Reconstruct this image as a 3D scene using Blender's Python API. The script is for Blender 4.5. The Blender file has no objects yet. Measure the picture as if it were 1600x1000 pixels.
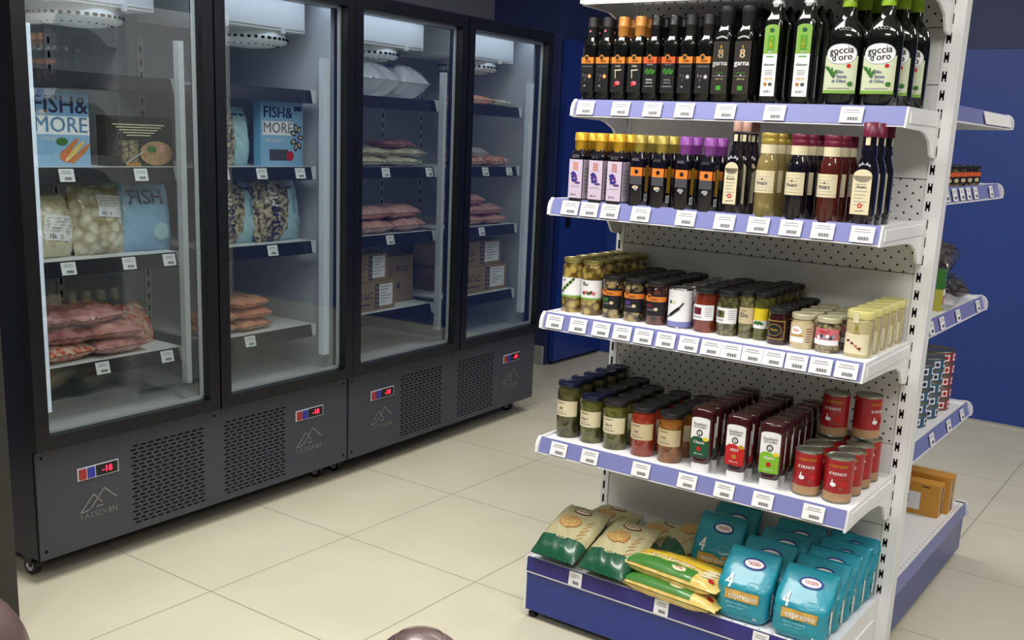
import bpy, math, random
from mathutils import Vector, Matrix
random.seed(7)
C = bpy.context.scene
PI = math.pi
# ---------------------------------------------------------------- camera
CAM = Vector((0.7472, -3.0081, 1.5301)); YAW, PITCH, ROLL, FPX = 0.60829, 0.21629, 0.044686, 1602.81
fw = Vector((-math.sin(YAW)*math.cos(PITCH), math.cos(YAW)*math.cos(PITCH), -math.sin(PITCH)))
rt = Vector((math.cos(YAW), math.sin(YAW), 0)); up = rt.cross(fw)
c_, s_ = math.cos(ROLL), math.sin(ROLL)
rt, up = c_*rt + s_*up, -s_*rt + c_*up
cd = bpy.data.cameras.new('camera'); cam = bpy.data.objects.new('camera', cd); C.collection.objects.link(cam)
cam.matrix_world = Matrix(((rt.x, up.x, -fw.x, CAM.x), (rt.y, up.y, -fw.y, CAM.y), (rt.z, up.z, -fw.z, CAM.z), (0, 0, 0, 1)))
cd.sensor_width = 36; cd.lens = FPX*36/1600; cd.shift_x = -18.55/1600; cd.shift_y = 61.74/1600
cd.clip_start = 0.02
C.camera = cam
# ---------------------------------------------------------------- world, lights, exposure
w = bpy.data.worlds.new('world'); C.world = w; w.use_nodes = True
w.node_tree.nodes['Background'].inputs[0].default_value = (0.6, 0.7, 0.9, 1); w.node_tree.nodes['Background'].inputs[1].default_value = 0.3
def area(x, y, z, sx, sy, e, col=(1, 0.97, 0.92)):
    l = bpy.data.lights.new('ceiling_lamp', 'AREA'); l.shape = 'RECTANGLE'; l.size = sx; l.size_y = sy; l.energy = e; l.color = col
    o = bpy.data.objects.new('ceiling_lamp', l); o.location = (x, y, z); C.collection.objects.link(o); return o
for (x, y, e) in ((-1.2, -1.2, 46), (-1.2, 1.2, 24), (0.6, -1.9, 34), (1.6, 1.3, 30), (-0.2, -4.0, 36), (2.4, -1.6, 26)):
    area(x, y, 2.96, 1.2, 0.5, e)
C.view_settings.view_transform = 'Standard'; C.view_settings.look = 'None'; C.view_settings.gamma = 1
C.view_settings.use_curve_mapping = False; C.view_settings.exposure = 0.32
# ---------------------------------------------------------------- materials
def lin(c):
    return tuple(((v/255)/12.92 if v/255 <= .04045 else ((v/255+.055)/1.055)**2.4) for v in c) + (1,)
MATS = {}
def mat(name, col, rough=.5, metal=0, coat=0, emis=0, trans=0, alpha=1, spec=.5, noise=None, ior=1.45):
    if name in MATS: return name
    m = bpy.data.materials.new(name); m.use_nodes = True; nt = m.node_tree; b = nt.nodes['Principled BSDF']
    b.inputs['Base Color'].default_value = lin(col); b.inputs['Roughness'].default_value = rough
    b.inputs['Metallic'].default_value = metal; b.inputs['Coat Weight'].default_value = coat; b.inputs['Coat Roughness'].default_value = .06
    b.inputs['Transmission Weight'].default_value = trans; b.inputs['Alpha'].default_value = alpha
    b.inputs['Specular IOR Level'].default_value = spec; b.inputs['IOR'].default_value = ior
    if emis: b.inputs['Emission Color'].default_value = lin(col); b.inputs['Emission Strength'].default_value = emis
    if noise:   # (second colour, scale, contrast, kind, bump)
        c2, sc, con, kind, bump = noise
        tc = nt.nodes.new('ShaderNodeTexCoord'); mp = nt.nodes.new('ShaderNodeMapping'); nt.links.new(tc.outputs['Object'], mp.inputs[0])
        oi = nt.nodes.new('ShaderNodeObjectInfo'); mul = nt.nodes.new('ShaderNodeMath'); mul.operation = 'MULTIPLY'; mul.inputs[1].default_value = 7
        nt.links.new(oi.outputs['Random'], mul.inputs[0]); nt.links.new(mul.outputs[0], mp.inputs['Location'])
        if kind == 'voronoi':
            t = nt.nodes.new('ShaderNodeTexVoronoi'); t.inputs['Scale'].default_value = sc; out = t.outputs['Distance']
        else:
            t = nt.nodes.new('ShaderNodeTexNoise'); t.inputs['Scale'].default_value = sc; t.inputs['Detail'].default_value = 5; out = t.outputs['Fac']
        nt.links.new(mp.outputs[0], t.inputs['Vector'])
        r = nt.nodes.new('ShaderNodeValToRGB'); r.color_ramp.elements[0].position = .5-con; r.color_ramp.elements[1].position = .5+con
        r.color_ramp.elements[0].color = lin(col); r.color_ramp.elements[1].color = lin(c2)
        nt.links.new(out, r.inputs[0]); nt.links.new(r.outputs[0], b.inputs['Base Color'])
        if bump:
            bp = nt.nodes.new('ShaderNodeBump'); bp.inputs['Strength'].default_value = bump; bp.inputs['Distance'].default_value = .004
            nt.links.new(out, bp.inputs['Height']); nt.links.new(bp.outputs[0], b.inputs['Normal'])
    MATS[name] = m; return name
mat('shelf_white', (236, 237, 240), .38)
mat('panel_white', (226, 226, 226), .5)
mat('hole_black', (8, 8, 10), .8, spec=.1)
mat('rail_lavender', (124, 128, 184), .4)
mat('rail_purple', (52, 48, 122), .25)
mat('kick_blue', (22, 48, 138), .3, spec=.8)
mat('paper', (238, 238, 240), .55); mat('ink', (70, 70, 76), .6); mat('ink_light', (150, 150, 158), .6)
mat('black', (14, 14, 16), .35); mat('matte_black', (18, 18, 20), .6); mat('white', (235, 235, 235), .35)
mat('fridge_black', (10, 12, 18), .32); mat('fridge_side', (16, 20, 42), .35)
mat('fridge_grey', (64, 67, 77), .42, metal=.25)
mat('liner', (196, 200, 206), .45); mat('liner_shelf', (225, 228, 230), .4)
mat('fridge_strip', (28, 30, 40), .3)
mat('led', (222, 232, 246), .5, emis=.3); mat('led_dim', (205, 212, 222), .5, emis=.12); mat('led_head', (226, 236, 255), .5, emis=8)
mat('alu', (214, 217, 222), .4, metal=.1)
mat('chrome', (200, 200, 205), .15, metal=1)
mat('red', (190, 30, 34), .4); mat('blue_sw', (40, 50, 150), .3); mat('red_sw', (150, 40, 40), .3)
mat('display_red', (255, 40, 70), .4, emis=2.5)
mat('cork_pink', (176, 138, 124), .45); mat('orange', (222, 128, 48), .5); mat('orange2', (214, 92, 46), .5)
mat('gold', (208, 160, 44), .35, metal=.35); mat('gold_dark', (170, 150, 70), .35, metal=.35); mat('copper', (190, 128, 60), .4, metal=.2)
mat('purple_cap', (134, 66, 150), .35); mat('maroon', (104, 26, 52), .35); mat('green_cap', (150, 190, 54), .35)
mat('silver_cap', (200, 205, 210), .3, metal=.3); mat('navy_lid', (22, 28, 62), .35); mat('dark_lid', (32, 33, 37), .38)
mat('gold_lid', (160, 150, 88), .3, metal=.5); mat('cream_lid', (206, 200, 170), .35, metal=.3); mat('yellow_lid', (222, 214, 142), .4)
mat('lid_steel', (150, 152, 140), .3, metal=.8)
mat('oil_glass', (12, 15, 14), .08, coat=.5); mat('vinegar_glass', (16, 14, 26), .08, coat=.5)
mat('white_wine', (176, 158, 100), .08, coat=.4, trans=.5); mat('rose_wine', (86, 32, 28), .08, coat=.4, trans=.2)
mat('cream', (222, 212, 178), .55); mat('cream_dark', (205, 188, 150), .55); mat('lavender', (206, 190, 214), .55)
mat('label_black', (24, 24, 27), .5); mat('label_brown', (42, 38, 33), .5)
mat('green', (70, 150, 50), .5); mat('dark_green', (24, 82, 52), .5); mat('lime', (126, 168, 72), .5); mat('pale_green', (200, 208, 176), .5); mat('lime_bright', (128, 186, 50), .5); mat('badge', (128, 128, 128), .35, metal=.4); mat('leaf', (52, 110, 40), .5)
mat('yellow', (232, 206, 40), .5); mat('pink', (206, 110, 120), .5); mat('blue_ink', (30, 44, 130), .5); mat('violet', (90, 50, 130), .5)
mat('pickle', (52, 56, 22), .1, coat=.6, noise=((112, 112, 52), 55, .22, 'noise', .3))
mat('pickle_tall', (48, 52, 30), .1, coat=.6, noise=((96, 92, 50), 40, .2, 'noise', .2))
mat('olive_green', (186, 162, 88), .1, coat=.6, noise=((92, 72, 26), 46, .16, 'voronoi', .8))
mat('olive_mix', (164, 146, 96), .1, coat=.6, noise=((40, 26, 22), 46, .2, 'voronoi', .8))
mat('olive_dark', (104, 58, 50), .1, coat=.6, noise=((34, 18, 20), 46, .2, 'voronoi', .6))
mat('pepper_red', (112, 22, 18), .1, coat=.6, noise=((168, 66, 40), 38, .25, 'noise', .4))
mat('pepper_mix', (84, 46, 18), .1, coat=.6, noise=((160, 104, 44), 38, .25, 'noise', .4))
mat('tomato_dry', (86, 26, 16), .1, coat=.6, noise=((140, 60, 34), 45, .25, 'noise', .4))
mat('caper', (126, 122, 80), .1, coat=.6, noise=((60, 60, 34), 70, .25, 'voronoi', .5))
mat('maroon_jar', (52, 20, 22), .1, coat=.6)
mat('tuna_jar', (190, 172, 130), .12, coat=.6, noise=((214, 200, 160), 40, .25, 'noise', .2))
mat('nut_jar', (160, 146, 112), .12, coat=.6, noise=((70, 58, 42), 80, .25, 'voronoi', .4))
mat('mustard_jar', (188, 176, 128), .12, coat=.6)
mat('sauce', (62, 20, 24), .12, coat=.5); mat('can_red', (160, 26, 34), .3, coat=.3); mat('can_beige', (176, 140, 104), .35, coat=.3)
mat('can_gold', (190, 168, 110), .3, metal=.6)
mat('teal', (24, 134, 158), .36, coat=.2, noise=((40, 156, 176), 22, .3, 'noise', .7)); mat('teal_light', (130, 200, 214), .45)
mat('band_gold', (196, 152, 70), .45, noise=((220, 186, 110), 60, .25, 'noise', 0))
mat('bag_beige', (188, 182, 144), .42, coat=.15, noise=((172, 164, 126), 18, .3, 'noise', .5)); mat('bag_green', (24, 84, 58), .35, coat=.3)
mat('grain', (206, 172, 110), .5, noise=((160, 120, 70), 160, .2, 'noise', 0))
mat('croissant', (214, 176, 76), .4, coat=.3, noise=((240, 224, 150), 30, .25, 'noise', .3)); mat('pack_yellow', (226, 190, 50), .35, coat=.3); mat('pack_green', (64, 128, 50), .35, coat=.3)
mat('cardboard', (150, 128, 98), .7); mat('carton_orange', (208, 150, 62), .6); mat('tape', (166, 142, 108), .4)
mat('fish_blue', (118, 176, 214), .4, coat=.3); mat('fish_navy', (30, 48, 92), .45); mat('fish_pale', (176, 212, 222), .35, coat=.4)
mat('carrot', (206, 124, 66), .5); mat('food_brown', (140, 96, 62), .5, noise=((190, 160, 110), 90, .25, 'noise', 0))
mat('meat', (166, 92, 90), .22, coat=.8, noise=((216, 164, 156), 30, .22, 'noise', .7))
mat('meat_dark', (134, 70, 76), .22, coat=.8, noise=((198, 140, 138), 30, .22, 'noise', .7))
mat('shrimp', (206, 96, 70), .25, coat=.8, noise=((226, 190, 168), 50, .2, 'voronoi', .8))
mat('salmon', (200, 118, 90), .22, coat=.8, noise=((226, 170, 140), 22, .25, 'noise', .6))
mat('dumpling', (232, 226, 204), .25, coat=.7, noise=((166, 154, 122), 30, .22, 'voronoi', 1))
mat('crab', (214, 200, 164), .3, coat=.7, noise=((236, 228, 204), 40, .25, 'noise', .8))
mat('seafood', (72, 58, 46), .25, coat=.8, noise=((206, 192, 158), 60, .1, 'noise', .8))
mat('mussels', (38, 34, 34), .25, coat=.8, noise=((170, 150, 116), 70, .15, 'noise', .8))
mat('dark_bag', (18, 17, 19), .2, coat=.9, noise=((88, 84, 88), 40, .12, 'noise', 1))
mat('fish_flat', (176, 168, 140), .25, coat=.8, noise=((212, 206, 184), 35, .25, 'noise', .7))
mat('post_grey', (42, 42, 40), .4); mat('leather', (70, 50, 48), .38, coat=.15, noise=((104, 86, 84), 9, .25, 'noise', .05))
mat('wall_navy', (42, 52, 96), .5); mat('wall_blue', (42, 66, 140), .4); mat('wall_grey', (96, 98, 112), .7)
mat('door_blue', (30, 54, 130), .35); mat('skirting', (160, 160, 158), .5); mat('ceiling_white', (220, 220, 218), .8)
mat('table_grey', (120, 118, 112), .5)
def special(name, build):
    m = bpy.data.materials.new(name); m.use_nodes = True; build(m.node_tree); MATS[name] = m; return name
def film(nt):            # clear plastic bag film / thin glass: transparent plus mirror reflection
    pass
def glass_builder(tint, facc, rough):
    def f(nt):
        nt.nodes.remove(nt.nodes['Principled BSDF']); out = nt.nodes['Material Output']
        t = nt.nodes.new('ShaderNodeBsdfTransparent'); t.inputs[0].default_value = lin(tint)
        g = nt.nodes.new('ShaderNodeBsdfGlossy'); g.inputs['Roughness'].default_value = rough
        lw = nt.nodes.new('ShaderNodeLayerWeight'); lw.inputs[0].default_value = .5
        pw = nt.nodes.new('ShaderNodeMath'); pw.operation = 'POWER'; pw.inputs[1].default_value = 4; nt.links.new(lw.outputs['Facing'], pw.inputs[0])
        a = nt.nodes.new('ShaderNodeMath'); a.operation = 'MULTIPLY_ADD'; a.inputs[1].default_value = .6*facc; a.inputs[2].default_value = .04*facc; nt.links.new(pw.outputs[0], a.inputs[0])
        mx = nt.nodes.new('ShaderNodeMixShader'); nt.links.new(a.outputs[0], mx.inputs[0]); nt.links.new(t.outputs[0], mx.inputs[1]); nt.links.new(g.outputs[0], mx.inputs[2])
        nt.links.new(mx.outputs[0], out.inputs[0])
    return f
special('door_glass', glass_builder((238, 242, 242), 2.2, .02))
special('clear_film', glass_builder((214, 218, 224), 2.5, .12))
def pegs(nt):            # white steel with a staggered grid of small round holes between set heights
    b = nt.nodes['Principled BSDF']; b.inputs['Roughness'].default_value = .5
    tc = nt.nodes.new('ShaderNodeTexCoord'); sp = nt.nodes.new('ShaderNodeSeparateXYZ'); nt.links.new(tc.outputs['Object'], sp.inputs[0])
    def mth(op, a, b_=None):
        n = nt.nodes.new('ShaderNodeMath'); n.operation = op
        for i, v in enumerate((a, b_)):
            if v is None: continue
            if isinstance(v, (int, float)): n.inputs[i].default_value = v
            else: nt.links.new(v, n.inputs[i])
        return n.outputs[0]
    rz = mth('DIVIDE', sp.outputs[2], .0185); row = mth('FLOOR', rz); par = mth('MODULO', row, 2)
    px_ = mth('ADD', mth('DIVIDE', mth('ADD', sp.outputs[0], 2), .0385), mth('MULTIPLY', par, .5))
    dx = mth('MULTIPLY', mth('SUBTRACT', mth('FRACT', px_), .5), .0385); dz = mth('MULTIPLY', mth('SUBTRACT', mth('FRACT', rz), .5), .0185)
    d = mth('SQRT', mth('ADD', mth('MULTIPLY', dx, dx), mth('MULTIPLY', dz, dz)))
    hole = mth('LESS_THAN', d, .0033)
    mx = nt.nodes.new('ShaderNodeMix'); mx.data_type = 'RGBA'; mx.inputs[6].default_value = lin((222, 222, 222)); mx.inputs[7].default_value = lin((16, 16, 18))
    nt.links.new(hole, mx.inputs[0]); nt.links.new(mx.outputs[2], b.inputs['Base Color'])
special('peg_panel', pegs)
def floor_b(nt):
    b = nt.nodes['Principled BSDF']; b.inputs['Roughness'].default_value = .3
    tc = nt.nodes.new('ShaderNodeTexCoord'); sp = nt.nodes.new('ShaderNodeSeparateXYZ'); nt.links.new(tc.outputs['Object'], sp.inputs[0])
    def mth(op, a, b_=None):
        n = nt.nodes.new('ShaderNodeMath'); n.operation = op
        for i, v in enumerate((a, b_)):
            if v is None: continue
            if isinstance(v, (int, float)): n.inputs[i].default_value = v
            else: nt.links.new(v, n.inputs[i])
        return n.outputs[0]
    def line(o, off, pitch):
        f = mth('FRACT', mth('DIVIDE', mth('ADD', o, off+pitch/2), pitch)); return mth('LESS_THAN', mth('ABSOLUTE', mth('SUBTRACT', f, .5)), .0022/pitch)
    g = mth('MAXIMUM', line(sp.outputs[0], 1.262+12.4, .62), line(sp.outputs[1], .36+12.64, .632))
    n = nt.nodes.new('ShaderNodeTexNoise'); n.inputs['Scale'].default_value = 2.2; n.inputs['Detail'].default_value = 6; nt.links.new(tc.outputs['Object'], n.inputs['Vector'])
    r = nt.nodes.new('ShaderNodeValToRGB'); r.color_ramp.elements[0].position = .3; r.color_ramp.elements[1].position = .7
    r.color_ramp.elements[0].color = lin((206, 201, 178)); r.color_ramp.elements[1].color = lin((216, 212, 191)); nt.links.new(n.outputs[0], r.inputs[0])
    mx = nt.nodes.new('ShaderNodeMix'); mx.data_type = 'RGBA'; mx.inputs[7].default_value = lin((158, 150, 130))
    nt.links.new(r.outputs[0], mx.inputs[6]); nt.links.new(g, mx.inputs[0]); nt.links.new(mx.outputs[2], b.inputs['Base Color'])
special('floor_tile', floor_b)
# ---------------------------------------------------------------- mesh building
_txt = {}
def text2d(s):
    if s in _txt: return _txt[s]
    cu = bpy.data.curves.new('t', 'FONT'); cu.body = s; cu.align_x = 'CENTER'; cu.align_y = 'CENTER'; cu.offset = 0; cu.resolution_u = 2
    o = bpy.data.objects.new('t', cu); C.collection.objects.link(o)
    dg = bpy.context.evaluated_depsgraph_get(); me = bpy.data.meshes.new_from_object(o.evaluated_get(dg))
    r = ([(v.co.x, v.co.y) for v in me.vertices], [tuple(p.vertices) for p in me.polygons])
    bpy.data.objects.remove(o); bpy.data.curves.remove(cu); bpy.data.meshes.remove(me)
    _txt[s] = r; return r
class MB:
    def __init__(s): s.v = []; s.f = []; s.m = []; s.sm = []
    def add(s, vs, fs, m, smooth=False):
        n = len(s.v); s.v += [tuple(v) for v in vs]
        for f in fs: s.f.append(tuple(i+n for i in f)); s.m.append(m); s.sm.append(smooth)
        return s
    def box(s, a, b, m, M=None):
        x0, x1 = sorted((a[0], b[0])); y0, y1 = sorted((a[1], b[1])); z0, z1 = sorted((a[2], b[2]))
        vs = [(x0,y0,z0),(x1,y0,z0),(x1,y1,z0),(x0,y1,z0),(x0,y0,z1),(x1,y0,z1),(x1,y1,z1),(x0,y1,z1)]
        if M: vs = [tuple(M @ Vector(v)) for v in vs]
        return s.add(vs, [(0,3,2,1),(4,5,6,7),(0,1,5,4),(1,2,6,5),(2,3,7,6),(3,0,4,7)], m)
    def prism(s, poly, axis, a, b, m):   # polygon in the two other axes, extruded along axis
        n = len(poly)
        def P(p, t): return {0: (t, p[0], p[1]), 1: (p[0], t, p[1]), 2: (p[0], p[1], t)}[axis]
        vs = [P(p, a) for p in poly] + [P(p, b) for p in poly]
        fs = [tuple(range(n)), tuple(range(2*n-1, n-1, -1))] + [(i, i+n, (i+1) % n+n, (i+1) % n) for i in range(n)]
        return s.add(vs, fs, m)
    def lathe(s, prof, m, n=24, sq=2, ry=1, c=(0, 0), smooth=True, capb=True, capt=True):
        vs = []
        for (r, z) in prof:
            for i in range(n):
                a = 2*PI*(i+.5)/n; ca, sa = math.cos(a), math.sin(a)
                k = 1 if sq == 2 else 1/((abs(ca)**sq+abs(sa)**sq)**(1/sq))
                vs.append((c[0]+r*k*ca, c[1]+r*ry*k*sa, z))
        fs = [(j*n+i, j*n+(i+1) % n, (j+1)*n+(i+1) % n, (j+1)*n+i) for j in range(len(prof)-1) for i in range(n)]
        s.add(vs, fs, m, smooth)
        if capb: s.add(vs[:n], [tuple(range(n-1, -1, -1))], m)
        if capt: s.add(vs[-n:], [tuple(range(n))], m)
        return s
    def tube(s, a, b, r, m, n=12, r2=None):
        a = Vector(a); b = Vector(b); d = (b-a).normalized(); u = d.orthogonal().normalized(); v = d.cross(u); r2 = r if r2 is None else r2
        vs = [a+(u*math.cos(2*PI*i/n)+v*math.sin(2*PI*i/n))*r for i in range(n)]+[b+(u*math.cos(2*PI*i/n)+v*math.sin(2*PI*i/n))*r2 for i in range(n)]
        s.add(vs, [(i, (i+1) % n, (i+1) % n+n, i+n) for i in range(n)], m, True)
        return s.add(vs, [tuple(range(n-1, -1, -1)), tuple(range(n, 2*n))], m)
    # flat drawings laid onto a surface by a map (x, y, lift) -> point
    def rect(s, mp, x0, y0, x1, y1, m, e=.0004, nx=1, ny=1):
        vs = [mp(x0+(x1-x0)*i/nx, y0+(y1-y0)*j/ny, e) for j in range(ny+1) for i in range(nx+1)]
        return s.add(vs, [(j*(nx+1)+i, j*(nx+1)+i+1, (j+1)*(nx+1)+i+1, (j+1)*(nx+1)+i) for j in range(ny) for i in range(nx)], m, nx > 1)
    def oval(s, mp, cx, cy, rx, ry, m, e=.0008, n=20, rot=0):
        cr, sr = math.cos(rot), math.sin(rot)
        vs = [mp(cx, cy, e)]+[mp(cx+cr*k*rx*math.cos(2*PI*i/n)-sr*k*ry*math.sin(2*PI*i/n), cy+sr*k*rx*math.cos(2*PI*i/n)+cr*k*ry*math.sin(2*PI*i/n), e) for k in (.5, 1) for i in range(n)]
        return s.add(vs, [(0, 1+i, 1+(i+1) % n) for i in range(n)]+[(1+i, 1+n+i, 1+n+(i+1) % n, 1+(i+1) % n) for i in range(n)], m, True)
    def poly(s, mp, pts, m, e=.001): return s.add([mp(x, y, e) for x, y in pts], [tuple(range(len(pts)))], m)
    def line(s, mp, p, q, w_, m, e=.001):
        dx, dy = q[0]-p[0], q[1]-p[1]; L = math.hypot(dx, dy); nx, ny = -dy/L*w_/2, dx/L*w_/2
        for i in range(8):
            a = (p[0]+dx*i/8, p[1]+dy*i/8); b = (p[0]+dx*(i+1)/8, p[1]+dy*(i+1)/8)
            s.poly(mp, [(a[0]-nx, a[1]-ny), (b[0]-nx, b[1]-ny), (b[0]+nx, b[1]+ny), (a[0]+nx, a[1]+ny)], m, e)
        return s
    def text(s, mp, t, cx, cy, size, m, e=.0012, rot=0, wide=1):
        vs, fs = text2d(t); cr, sr = math.cos(rot), math.sin(rot)
        for o_ in (-.018, .018): s.add([mp(cx+size*(cr*(x+o_)*wide-sr*y), cy+size*(sr*(x+o_)*wide+cr*y), e) for x, y in vs], fs, m)
        return s
    def build(s, name, parent=None, M=None, off=None):
        me = bpy.data.meshes.new(name); vs = s.v
        if off: vs = [(x-off[0], y-off[1], z-off[2]) for x, y, z in vs]
        if M: vs = [tuple(M @ Vector(v)) for v in vs]
        me.from_pydata(vs, [], s.f); names = []
        for k in s.m:
            if k not in names: names.append(k); me.materials.append(MATS[k])
        for p, k, sm in zip(me.polygons, s.m, s.sm): p.material_index = names.index(k); p.use_smooth = sm
        me.update(); o = bpy.data.objects.new(name, me); C.collection.objects.link(o)
        if parent: o.parent = parent
        return o
def flat(r, z0=0):        # front (-Y) face
    return lambda x, y, e: (x, -r-e, z0+y)
def side(r, z0=0):        # right (+X) face
    return lambda x, y, e: (r+e, x, z0+y)
def cyl(r, z0=0, a0=0, ry=1):
    return lambda x, y, e: ((r+e)*math.sin(x/r+a0), -(r*ry+e)*math.cos(x/r+a0), z0+y)
def cyls(r, n, z0=0):
    def f(x, y, e):
        a = x/r; k = 1/((abs(math.cos(a))**n+abs(math.sin(a))**n)**(1/n)); return ((r*k+e)*math.sin(a), -(r*k+e)*math.cos(a), z0+y)
    return f
def tag(o, label, cat, group=None):
    o['label'] = label; o['category'] = cat
    if group: o['group'] = group
    return o
def struct(o): o['kind'] = 'structure'; return o
def thing(name, label, cat, loc=(0, 0, 0), rz=0, group=None):
    o = bpy.data.objects.new(name, None); o.empty_display_size = .05; C.collection.objects.link(o)
    o.location = loc; o.rotation_euler = (0, 0, rz); return tag(o, label, cat, group)
def copy_tree(o, parent=None):
    c = o.copy(); C.collection.objects.link(c)
    if parent: c.parent = parent
    for ch in list(o.children): copy_tree(ch, c)
    return c
ORD = ['first', 'second', 'third', 'fourth', 'fifth', 'sixth', 'seventh', 'eighth', 'ninth', 'tenth', 'eleventh', 'twelfth', 'thirteenth', 'fourteenth']
# ---------------------------------------------------------------- room
def sbox(name, a, b, m): return struct(MB().box(a, b, m).build(name))
sbox('floor', (-5, -6, -.05), (5, 4.2, 0), 'floor_tile')
sbox('ceiling', (-5, -6, 3), (5, 4.2, 3.05), 'ceiling_white')
sbox('wall_left', (-3.7, -6, 0), (-3.56, 2.66, 3), 'wall_grey')
sbox('wall_back_left', (-3.7, 2.66, 0), (-3.03, 2.78, 3), 'wall_navy')
sbox('wall_recess', (-3.15, 2.78, 0), (-3.03, 3.33, 3), 'wall_navy')
sbox('wall_back', (-3.03, 3.33, 0), (5, 3.45, 3), 'wall_navy')
sbox('wall_right', (4.2, -6, 0), (4.3, 3.33, 3), 'wall_grey')
sbox('wall_front', (-3.56, -6, 0), (4.2, -5.9, 3), 'wall_grey')
sbox('trim_1', (-3.02, 3.305, .012), (4.19, 3.33, 2.1), 'wall_blue')   # the blue lower panelling
sbox('trim_2', (-3.02, 3.302, 0), (4.19, 3.33, .012), 'skirting')
sbox('baseboard_back', (-3.55, 2.64, 0), (-3.04, 2.66, .13), 'skirting')
d = struct(bpy.data.objects.new('door_1', None)); C.collection.objects.link(d); d.location = (-3.0, 2.69, 0)
MB().box((-.02, 0, .03), (.02, .61, 2.13), 'door_blue').build('door_leaf', d)
MB().box((.02, .07, .935), (.028, .115, 1.02), 'black').build('lock_plate', d)
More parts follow.
